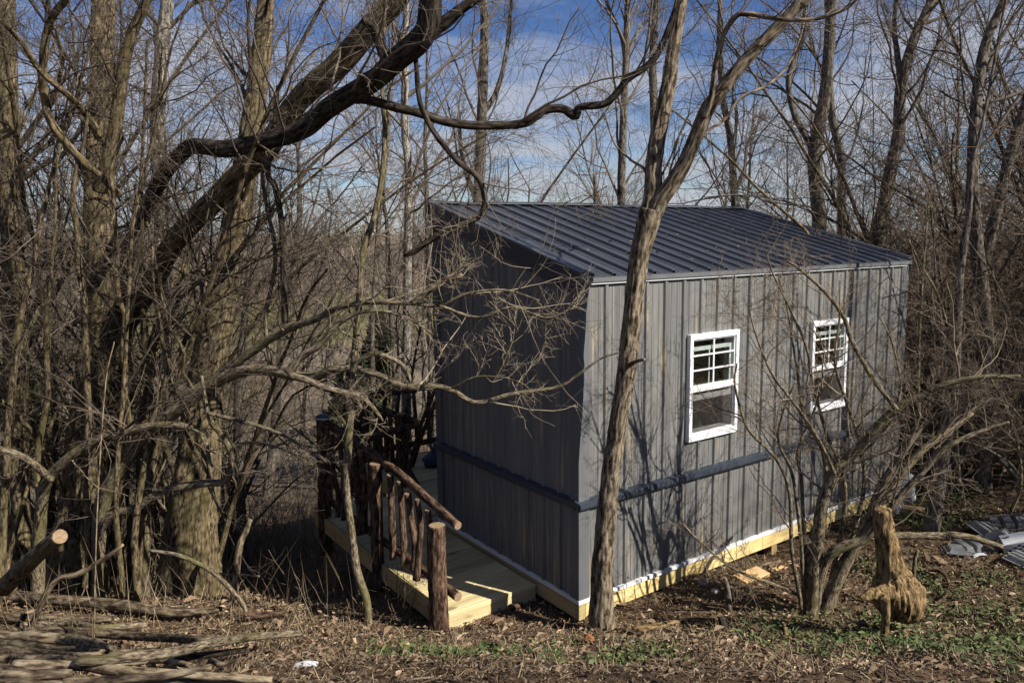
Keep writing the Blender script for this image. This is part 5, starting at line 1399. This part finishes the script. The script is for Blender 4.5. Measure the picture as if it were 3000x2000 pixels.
stick('broken_stake', 'splintered pale yellow stake leaning right of the thickest trunk', [(735, 1520), (722, 1550), (700, 1610), (676, 1685)], [6.9, 6.8], [10, 18, 21, 22], 'log_pale', 'stake', 10, -1)
stick('fallen_branch', 'curved branch sloping down to the ground right of the thickest trunk', [(440, 1612), (520, 1625), (590, 1655), (630, 1680), (680, 1730), (715, 1775), (728, 1795)], [6.3, 6.1], [10, 12, 14, 15, 15, 14, 12], 'bark_stem', 'branch', 10, -1)
stick('fallen_branch', 'dark branch slanting across the foot of the left trunk', [(60, 1740), (150, 1715), (230, 1680), (300, 1640), (360, 1595)], [5.9, 5.9], [16, 17, 17, 14, 9], 'log', 'branch', 10, 0)
stick('fallen_branch', 'thin green stick lying before the dark patch left of the deck', [(630, 1680), (700, 1684), (760, 1686)], [6.9, 6.7], [9, 9, 7], 'bark_stem', 'branch', 8)

# ------------------------------------------------------------------ dead brush by the deck corner
rngb = np.random.default_rng(9)
for q, (px, py, lab) in enumerate([(1170, 1800, 'spray of dry weed stems at the deck corner post'), (930, 1760, 'heap of thin dead branches left of the deck'), (800, 1700, 'loose dead twigs beside the pale broken stake')]):
    g = on_ground(px, py)
    n = 9
    a = rngb.uniform(0, 6.28, n); ti = rngb.uniform(.2, .95 if q else .5, n) * (1.25 if q else 1)
    d = np.stack([np.cos(a) * np.sin(ti), np.sin(a) * np.sin(ti), np.cos(ti)], 1)
    L = rngb.uniform(.25, .55, n) * (1.5 if q else 1)
    K = 7
    P = np.zeros((n, K, 3)); P[:, 0] = g + np.stack([np.cos(a) * .05, np.sin(a) * .05, a * 0 - .03], 1)
    for k in range(1, K):
        d = d + rngb.normal(0, .12, (n, 3)); d /= np.linalg.norm(d, axis=1, keepdims=True)
        P[:, k] = P[:, k - 1] + d * (L / (K - 1))[:, None]
    R = np.linspace(.005, .002, K)[None] * rngb.uniform(.6, 1.2, n)[:, None]
    b, rb = spawn(rngb, P, R, 4, t0=.3, lr=.5, K=4, rmin=.0013)
    V, F, T = join([tubes(P, R, 5), tubes(b, rb, 3)])
    o = link('dead_brush', new_mesh('dead_brush', V - g, [F], M['twig'], tco=T)); o.location = tuple(g)
    tag(o, lab, 'brush')

# ------------------------------------------------------------------ the dug-out stump
def S2(x, y): return (2400 + x / 3.484, 1450 + y / 3.484)
yl = float(on_ground(*S2(652, 1505))[1])
yb = yl + .30
parts = []
def add(pts, Yd, w, S=20, seed=0., amp=.05):
    P, R = pathpx([S2(*p) for p in pts], Yd, [q / 3.484 for q in w])
    V, F, C, T = bark_tube(P, R, S=S, step=.02, amp=amp, lump=.08, seed=seed)
    parts.append((V, F, C))
add([(640, 145), (655, 300), (680, 450), (705, 600), (730, 750), (750, 880), (760, 1000)], yb, [165, 172, 190, 210, 250, 320, 330], 32, 1.)
add([(740, 820), (765, 900), (790, 990), (805, 1080), (805, 1170), (800, 1240)], [yb, yb - .02], [320, 400, 480, 470, 400, 300], 32, 1.5, .07)
add([(770, 800), (840, 900), (930, 960), (1060, 1010)], [yb, yb - .05], [220, 200, 140, 100], 20, 2.)
add([(780, 850), (840, 1000), (900, 1130), (930, 1205)], [yb, yb - .12], [240, 220, 150, 100], 20, 3.)
add([(760, 900), (760, 1060), (750, 1180), (745, 1265)], [yb, yb - .05], [220, 150, 110, 80], 20, 4.)
add([(720, 980), (640, 1000), (540, 1010), (470, 1040), (415, 1062)], [yb - .1, yb - .2], [190, 160, 135, 100, 62], 18, 5.)
add([(620, 1030), (670, 1090), (668, 1180), (662, 1280), (655, 1400), (652, 1470), (650, 1515)], [yb - .2, yl], [110, 105, 95, 88, 84, 86, 96], 20, 6.)
add([(800, 960), (860, 1120), (850, 1230)], [yb - .1, yb - .1], [150, 110, 70], 16, 8.)
bm_V, bm_F, nn = [], [], 0
for V, F, C in parts:
    bm_V.append(V); bm_F += [tuple(int(a) + nn for a in f) for f in F] + [tuple(int(a) + nn for a in f) for f in C]; nn += len(V)
tmp = bpy.data.meshes.new('stump_tmp'); tmp.from_pydata([tuple(v) for v in np.concatenate(bm_V)], [], bm_F)
to = bpy.data.objects.new('stump_tmp', tmp); COL.objects.link(to)
rm = to.modifiers.new('r', 'REMESH'); rm.mode = 'VOXEL'; rm.voxel_size = .011
sm_ = to.modifiers.new('s', 'SMOOTH'); sm_.iterations = 2
dg = bpy.context.evaluated_depsgraph_get()
me = bpy.data.meshes.new_from_object(to.evaluated_get(dg))
bpy.data.objects.remove(to)
Vn = np.zeros(len(me.vertices) * 3, np.float32); me.vertices.foreach_get('co', Vn); Vn = Vn.reshape(-1, 3).astype(float)
Nn_ = np.zeros(len(me.vertices) * 3, np.float32); me.vertices.foreach_get('normal', Nn_); Nn_ = Nn_.reshape(-1, 3)
cen = at(*S2(730, 800), yb)
ang = np.arctan2(Vn[:, 1] - cen[1], Vn[:, 0] - cen[0])
dn = (1 - np.abs(vnoise(np.stack([np.cos(ang) * 5, np.sin(ang) * 5, Vn[:, 2] * 3], 1))) * 2.4) * .010 + fbm(Vn * 18, 3) * .007
dn -= .03 * np.clip(vnoise(Vn * 9 + 5) - .45, 0, 1) * (Vn[:, 2] < at(*S2(700, 880), yb)[2])
Vn = Vn + Nn_ * dn[:, None]
org = np.array([cen[0], cen[1], float(gz(cen[0], cen[1]))])
me.vertices.foreach_set('co', (Vn - org).astype(np.float32).ravel())
a_ = me.attributes.new('tco', 'FLOAT_VECTOR', 'POINT'); a_.data.foreach_set('vector', (Vn - org).astype(np.float32).ravel())
me.materials.clear(); me.materials.append(M['bark_stump']); me.name = 'stump_body'
me.polygons.foreach_set('use_smooth', np.ones(len(me.polygons), bool)); me.update()
stump = empty('tree_stump', 'tan dug-up tree stump propped on its cut roots beside the many-stemmed shrub', 'stump', org)
link('stump_body', me, stump)
def disc(name, c, n, r, m, parent, org, seed=0):
    n = Vector(n).normalized(); q = n.to_track_quat('Z', 'Y')
    rr_ = np.random.default_rng(seed)
    pts = [Vector(c) - Vector(org) + q @ Vector((math.cos(t) * r * (1 + .1 * math.sin(3 * t + seed)), math.sin(t) * r * (1 + .12 * math.cos(2 * t + seed)), rr_.uniform(0, .003))) for t in np.linspace(0, 2 * math.pi, 18, endpoint=False)]
    back = [p - n * .03 for p in pts]
    V = np.array([tuple(p) for p in pts + back])
    F = [[k, k + 18, (k + 1) % 18 + 18, (k + 1) % 18] for k in range(18)]
    return link(name, new_mesh(name, V, [np.array([list(range(18))]), np.array(F)], m, smooth=False), parent)
c1 = at(*S2(1055, 1015), yb - .05); disc('sawn_root', c1, (.75, -.65, -.1), .024, M['cut_wood'], stump, org, 1)
c2 = at(*S2(930, 1212), yb - .14); disc('sawn_root', c2, (.25, -.8, -.4), .026, M['cut_wood'], stump, org, 2)

# ------------------------------------------------------------------ things past the right end of the shed
def lathe(prof, n=28):
    V = np.array([[r * math.cos(t), r * math.sin(t), z] for r, z in prof for t in np.linspace(0, 2 * math.pi, n, endpoint=False)])
    F = [[k * n + j, k * n + (j + 1) % n, (k + 1) * n + (j + 1) % n, (k + 1) * n + j] for k in range(len(prof) - 1) for j in range(n)]
    return V, np.array(F)
g = on_ground(2640, 1478)
tank = empty('white_drum', 'white plastic drum lying on its side past the right shed end', 'drum', (g[0], g[1], g[2]))
V, F = lathe([(.0, 0), (.16, 0), (.185, .012), (.195, .03), (.195, .06), (.188, .07), (.190, .2), (.196, .215), (.190, .23), (.19, .40), (.182, .44), (.15, .47), (.0, .475)])
mt = Matrix.Rotation(math.radians(-22), 4, 'Z') @ Matrix.Rotation(math.radians(-90), 4, 'Y')
b_ = link('drum_body', new_mesh('drum_body', V, [F], M['white_plastic']), tank); b_.matrix_local = Matrix.Translation((.14, 0, .19)) @ mt
V, F = lathe([(.0, .0), (.035, .0), (.038, .006), (.038, .03), (.0, .032)], 16)
b_ = link('cap', new_mesh('cap', V, [F], M['white']), tank); b_.matrix_local = Matrix.Translation((.14, 0, .19)) @ mt @ Matrix.Translation((.10, 0, .465))
b_ = link('cap', new_mesh('cap', V, [F], M['white']), tank); b_.matrix_local = Matrix.Translation((.14, 0, .19)) @ mt @ Matrix.Translation((-.10, 0, -.028))
g = on_ground(2622, 1502)
jug = empty('white_jug', 'small white plastic jug on the ground before the drum', 'jug', tuple(g))
V, F = lathe([(.0, 0), (.05, 0), (.058, .012), (.058, .10), (.05, .125), (.025, .145), (.018, .16), (.018, .18), (.0, .181)], 20)
link('jug_body', new_mesh('jug_body', V, [F], M['white_plastic']), jug)
Pj = np.array([[[.05, 0, .06], [.085, 0, .075], [.09, 0, .11], [.065, 0, .135], [.03, 0, .138]]]); V, F, T = tubes(Pj, np.full((1, 5), .008), 8)
link('handle', new_mesh('handle', V, [F], M['white_plastic'], tco=T), jug)
def lying_box(name, label, cat, p0, p1, w, h, m, lift=0.0, roll=0.0, bev=.004):
    a, b = on_ground(*p0), on_ground(*p1)
    d = b - a; L = np.linalg.norm(d[:2]); az = math.atan2(d[1], d[0])
    r = box_arrays((0, -w / 2, 0), (L, w / 2, h), bev); r.materials.append(M[m]); r.name = name
    o = link(name, r); z = float(gz((a[0] + b[0]) / 2, (a[1] + b[1]) / 2))
    o.location = (a[0], a[1], z + lift - .01); o.rotation_euler = (roll, 0, az)
    return tag(o, label, cat)
lying_box('lumber_beam', 'orange-tan lumber beam lying on the ground behind the ridged trunk', 'lumber', (2635, 1500), (2822, 1506), .14, .07, 'offcut')
lying_box('lumber_offcut', 'square pale wood offcut on the ground in front of the shed sill', 'offcut', (2165, 1700), (2235, 1682), .16, .045, 'offcut', .01, .1)
lying_box('lumber_offcut', 'thin orange wood strip under the middle of the shed sill', 'offcut', (2255, 1672), (2325, 1660), .05, .02, 'offcut', .01)
lying_box('lumber_offcut', 'chunky split wood block by the left part of the sill', 'offcut', (2092, 1722), (2120, 1716), .07, .06, 'cut_wood', .01, .3)
ground_log('small_log', 'smooth tan log lying between the forked tree and the shrub', [(1855, 1838), (1920, 1832), (1985, 1822), (2040, 1818), (2092, 1818)], [16, 22, 26, 26, 22], .02, 'bark_stump', seed=20)
ground_log('small_log', 'grey stick of wood under the sill left of the shrub', [(2165, 1680), (2215, 1662), (2255, 1648), (2285, 1640)], [14, 16, 15, 12], .02, 'log', seed=21)
ground_log('small_log', 'rotten orange-brown log lying left of the stump leg', [(2395, 1862), (2430, 1860), (2460, 1866), (2482, 1874)], [12, 15, 16, 12], .02, 'bark_stump', seed=22)
ground_log('small_log', 'short sawn cedar log beside the deck end', [(1490, 1776), (1510, 1773), (1531, 1769)], [18, 18, 18], .025, 'bark_cedar', seed=23, cap='cut_wood')
ground_log('fallen_branch', 'dark root-like branch at the foot of the forked tree', [(1770, 1838), (1810, 1842), (1860, 1855), (1920, 1868), (1985, 1876)], [16, 15, 12, 9, 6], .015, 'bark_cedar', cat='branch', seed=24)
ground_log('fallen_branch', 'thin reddish branch lying left of the shrub base', [(2100, 1795), (2140, 1808), (2180, 1822), (2215, 1828)], [8, 9, 8, 6], .03, 'bark_cedar', cat='branch', seed=25)
ground_log('fallen_branch', 'curved bare stick in the grass along the bottom edge', [(1935, 1975), (1990, 1960), (1998, 1945), (1985, 1925)], [5, 6, 6, 4], .012, 'twig', cat='stick', seed=26, S=8)
ground_log('fallen_branch', 'looped dark root lying right of the stump', [(2640, 1660), (2700, 1664), (2750, 1668), (2775, 1690), (2780, 1720), (2765, 1745), (2745, 1760)], [9, 9, 9, 9, 8, 7, 6], .05, 'bark_cedar', cat='branch', seed=27, S=10)
# the horizontal limb passing behind the stump
P, R = pathpx([(2540, 1570), (2617, 1568), (2700, 1568), (2775, 1570), (2790, 1566), (2850, 1575), (2900, 1590), (2938, 1602)], [6.5, 6.3], [24, 22, 20, 24, 20, 17, 15, 13])
org = np.array([P[0][0], P[0][1], float(gz(*P[0][:2]))])
o = bark_obj('fallen_limb', P, R, M['bark_stem'], None, M['cut_wood'], origin=org, S=18, step=.025, seed=4.4); o.location = tuple(org)
tag(o, 'grey limb lying level behind the stump, pointing at the plastic pieces', 'limb')
# short stubs standing in the ground before the shrub
for q, (pts, w, lab) in enumerate([([(2135, 1795), (2133, 1750), (2128, 1712), (2122, 1690)], [20, 18, 15, 11], 'grey stub standing in the ground left of the shrub'),
                                   ([(2120, 1858), (2118, 1830), (2108, 1800)], [26, 22, 16], 'dark gnarled stub at the end of the tan log'),
                                   ([(2310, 1880), (2302, 1858), (2296, 1838), (2295, 1822)], [24, 14, 9, 6], 'small pointed orange stub before the shrub base'),
                                   ([(2665, 1790), (2672, 1760), (2680, 1640), (2690, 1610)], [14, 12, 10, 7], 'thin pale stub standing right of the stump')]):
    yy = float(on_ground(*pts[0])[1])
    P, R = pathpx(pts, yy, w); P[0, 2] -= .05
    org = thing_origin(P[0])
    o = bark_obj('stub', P, R, M[('bark_grey', 'bark_dark', 'bark_stump', 'bark_stem')[q]], None, M['cut_wood'], origin=org, S=14, step=.02, amp=.14, seed=q + 2.2); o.location = tuple(org)
    tag(o, lab, 'stub')
# stones and small bits
def rock(label, px, py, r, m='stone', cat='stone', name='stone', sq=(1, .8, .6)):
    g = on_ground(px, py)
    bm = bmesh.new(); bmesh.ops.create_icosphere(bm, subdivisions=3, radius=r)
    for v in bm.verts:
        c = np.array(v.co) / r
        f = 1 + .22 * float(vnoise(c * 1.6 + px)) + .10 * float(vnoise(c * 4 + py))
        v.co = Vector((v.co.x * f * sq[0], v.co.y * f * sq[1], v.co.z * f * sq[2]))
    me = bpy.data.meshes.new(name); bm.to_mesh(me); bm.free(); me.materials.append(M[m])
    o = link(name, me); o.location = (g[0], g[1], g[2] + r * sq[2] * .55)
    return tag(o, label, cat)
rock('rusty round lump on the ground below the forked tree', 1722, 1885, .045, 'rust', 'lump', 'rusty_lump', (1, 1, .95))
rock('pale stone right of the rusty lump', 1850, 1885, .026)
rock('small white stone at the foot of the forked tree', 1820, 1870, .02)
rock('grey stone by the left end of the sill boards', 2060, 1712, .05)
rock('flat stone between the sill and the grey stub', 2095, 1735, .04)
rock('brown lump in the grass right of the stump', 2735, 1905, .035, 'rust', 'lump', 'brown_lump')
def slab(name, label, px, py, L, W, H, az, m, cat, bend=0.0, roll=0.0):
    g = on_ground(px, py)
    n = 9
    x = np.linspace(-L / 2, L / 2, n)
    z = bend * np.cos(x / L * math.pi)
    V = np.concatenate([np.stack([x, np.full(n, s * W / 2), z + t * H], 1) for s in (-1, 1) for t in (0, 1)])
    F = []
    for k in range(n - 1):
        F += [[k, k + 1, n + k + 1, n + k], [2 * n + k, 3 * n + k, 3 * n + k + 1, 2 * n + k + 1], [n + k, n + k + 1, 3 * n + k + 1, 3 * n + k], [k, 2 * n + k, 2 * n + k + 1, k + 1]]
    F += [[0, n, 3 * n, 2 * n], [n - 1, 3 * n - 1, 4 * n - 1, 2 * n - 1]]
    o = link(name, new_mesh(name, V, [np.array(F)], M[m], smooth=False)); o.location = (g[0], g[1], g[2] + .012); o.rotation_euler = (roll, 0, az)
    return tag(o, label, cat)
slab('white_scrap', 'small white curved plastic scrap on the leaves at bottom centre-left', 898, 1955, .13, .05, .006, .1, 'white_plastic', 'scrap', .012)
slab('white_strip', 'bent white strip lying before the grey plastic pieces', 2868, 1632, .17, .03, .012, .35, 'white_plastic', 'strip', .015)
slab('white_strip', 'short pale strip lying left of the bent white one', 2812, 1630, .10, .03, .01, .3, 'white_plastic', 'strip', .01)
slab('cut_chip', 'pale wood chip standing in the grass before the white strip', 2818, 1660, .05, .04, .02, 1.3, 'cut_wood', 'chip', .0, 1.2)
# grey plastic trays thrown in a heap
def tray(label, px, py, L, W, H, rot, lift):
    g = on_ground(px, py)
    t = empty('plastic_tray', label, 'tray', (g[0], g[1], g[2] + lift), group='grey plastic pieces heaped on the ground')
    t.rotation_euler = rot
    def pan(x0, x1, nm):
        s = .018
        Vt = [(x0, -W / 2, 0), (x1, -W / 2, 0), (x1, W / 2, 0), (x0, W / 2, 0), (x0 + s, -W / 2 + s, H), (x1 - s, -W / 2 + s, H), (x1 - s, W / 2 - s, H), (x0 + s, W / 2 - s, H)]
        bm = bmesh.new(); vs = [bm.verts.new(v) for v in Vt]
        for f in ((4, 5, 6, 7), (0, 1, 5, 4), (1, 2, 6, 5), (2, 3, 7, 6), (3, 0, 4, 7)): bm.faces.new([vs[k] for k in f])
        bmesh.ops.bevel(bm, geom=[e for e in bm.edges if not e.is_boundary], offset=.006, segments=2, affect='EDGES')
        me = bpy.data.meshes.new(nm); bm.to_mesh(me); bm.free(); me.materials.append(M['tray'])
        link(nm, me, t)
    n = 3
    for k in range(n):
        pan(-L / 2 + k * L / n + .004, -L / 2 + (k + 1) * L / n - .004, 'cell')
    boxes('rim', [((-L / 2 - .02, -W / 2 - .02, -.006), (L / 2 + .02, -W / 2, .004)), ((-L / 2 - .02, W / 2, -.006), (L / 2 + .02, W / 2 + .02, .004)),
                  ((-L / 2 - .02, -W / 2 + .0005, -.0055), (-L / 2, W / 2 - .0005, .0035)), ((L / 2, -W / 2 + .0005, -.0055), (L / 2 + .02, W / 2 - .0005, .0035))], M['tray'], t)
tray('faded grey plastic tray tipped up at the back of the heap', 2885, 1575, .34, .22, .07, (.35, .25, .5), .07)
tray('grey plastic tray leaning across the middle of the heap', 2920, 1600, .36, .20, .06, (-.45, .2, .9), .10)
tray('grey plastic tray lying flat under the level limb', 2850, 1608, .34, .22, .06, (.1, -.1, .15), .03)
tray('grey plastic tray lying far back by the green weeds', 2950, 1545, .36, .2, .06, (.3, -.2, -.3), .05)
tray('dark plastic tray in the grass at the right edge', 2990, 1650, .30, .2, .05, (.2, .1, .7), .03)
tray('small grey plastic tray at the near end of the heap', 2800, 1622, .24, .16, .05, (.0, .15, 1.2), .03)
g = on_ground(2975, 1615)
bx_ = empty('printed_box', 'white box with dark blue printed squares lying on the plastic heap', 'box', (g[0], g[1], g[2] + .05))
bx_.rotation_euler = (.55, -.30, -.25)
box('carton', (-.13, -.06, 0), (.17, .06, .15), M['white_plastic'], bx_, .004)
for (i_, j_, w_) in ((-.09, .03, 1), (-.05, .06, 1), (-.01, .03, 1), (-.01, .09, 1), (.03, .06, 1), (.07, .09, 1), (.07, .03, 1.6), (.11, .06, 1)):
    box('printed_square', (i_, -.0625, j_), (i_ + .034 * w_, -.0605, j_ + .028), M['blue_print'], bx_)
# the cloth bag on the porch
bm = bmesh.new(); bmesh.ops.create_icosphere(bm, subdivisions=4, radius=1)
for v in bm.verts:
    c = np.array(v.co)
    f = 1 + .16 * float(vnoise(c * 2.2 + 3)) + .06 * float(vnoise(c * 6))
    z = c[2] * f
    neck = max(0, z - .25)
    w_ = max(.16, 1 - neck * 1.25)
    v.co = Vector((c[0] * f * .15 * w_, c[1] * f * .12 * w_, max(-.62, z) * .14 + neck * .05 + .087))
me = bpy.data.meshes.new('bag_body'); bm.to_mesh(me); bm.free(); me.materials.append(M['bag'])
me.polygons.foreach_set('use_smooth', np.ones(len(me.polygons), bool))
bl_ = loc(.98, 4.22, DZ + .002)
bag = empty('plastic_bag', 'tied dark blue bag on the porch beside the far shed corner', 'bag', tuple(bl_), .4)
link('bag_body', me, bag)
for s_ in (-1, 1):
    Pj = np.array([[[0, 0, .20], [s_ * .03, .01, .26], [s_ * .07, .0, .30], [s_ * .10, .0, .29]]]); V, F, T = tubes(Pj, np.array([[.022, .016, .014, .006]]), 8)
    link('tied_handle', new_mesh('tied_handle', V, [F], M['bag'], tco=T), bag)
# blue cap on the far corner post
cp = loc(-.92, 3.28, 1.272)
V, F = lathe([(.075, -.03), (.078, 0), (.065, .022), (.03, .034), (.0, .036)], 16)
o = link('blue_cap', new_mesh('blue_cap', V, [F], M['bag'])); o.location = tuple(cp)
tag(o, 'dark blue cap on top of the corner railing post', 'cap')

# ------------------------------------------------------------------ red cedars in the hollow
def cedar(label, x, y, H, W, seed):
    r = np.random.default_rng(seed)
    g = np.array([x, y, float(gz(x, y))])
    t = empty('red_cedar', label, 'tree', tuple(g))
    Pt = np.array([[[0, 0, -.3], [.02, 0, H * .5], [0, .02, H]]]); V, F, T = tubes(Pt, np.array([[.07, .05, .01]]), 7)
    link('trunk', new_mesh('trunk', V, [F], M['bark_cedar'], tco=T), t)
    n = 2600
    z = H * (.06 + .94 * r.random(n) ** .85); a = r.uniform(0, 6.28, n)
    rad = W * (1 - (z / H) ** 1.3) * np.sqrt(r.random(n)) * (1 + .3 * np.sin(a * 3 + z * 4)) + .03
    c = np.stack([np.cos(a) * rad, np.sin(a) * rad, z - rad * .15], 1)
    d = np.stack([np.cos(a), np.sin(a), np.full(n, .6)], 1) + r.normal(0, .5, (n, 3)); d /= np.linalg.norm(d, axis=1, keepdims=True)
    sd = np.cross(d, r.normal(size=(n, 3))); sd /= np.linalg.norm(sd, axis=1, keepdims=True)
    L = r.uniform(.10, .26, n)[:, None] * (H / 3) ; w = L * .32
    V = np.stack([c, c + d * L * .5 + sd * w, c + d * L, c + d * L * .5 - sd * w], 1).reshape(-1, 3)
    i = np.arange(n) * 4
    link('crown', new_mesh('crown', V, [np.stack([i, i + 1, i + 2, i + 3], 1)], M['cedar'], smooth=False, rnd=np.repeat(r.random(n), 4)), t)
cedar('small dark green cedar seen over the arching branches left of the shed', *at(1010, 1020, 19)[:2], 2.6, 1.0, 1)
cedar('taller yellowish green cedar behind the pale trunk', *at(1110, 950, 26)[:2], 4.2, 1.2, 2)
cedar('dark cedar low at the far left behind the trunks', *at(60, 950, 22)[:2], 3.6, 1.3, 3)
cedar('small cedar between the two left trunks', *at(390, 1020, 24)[:2], 3.0, 1.1, 4)
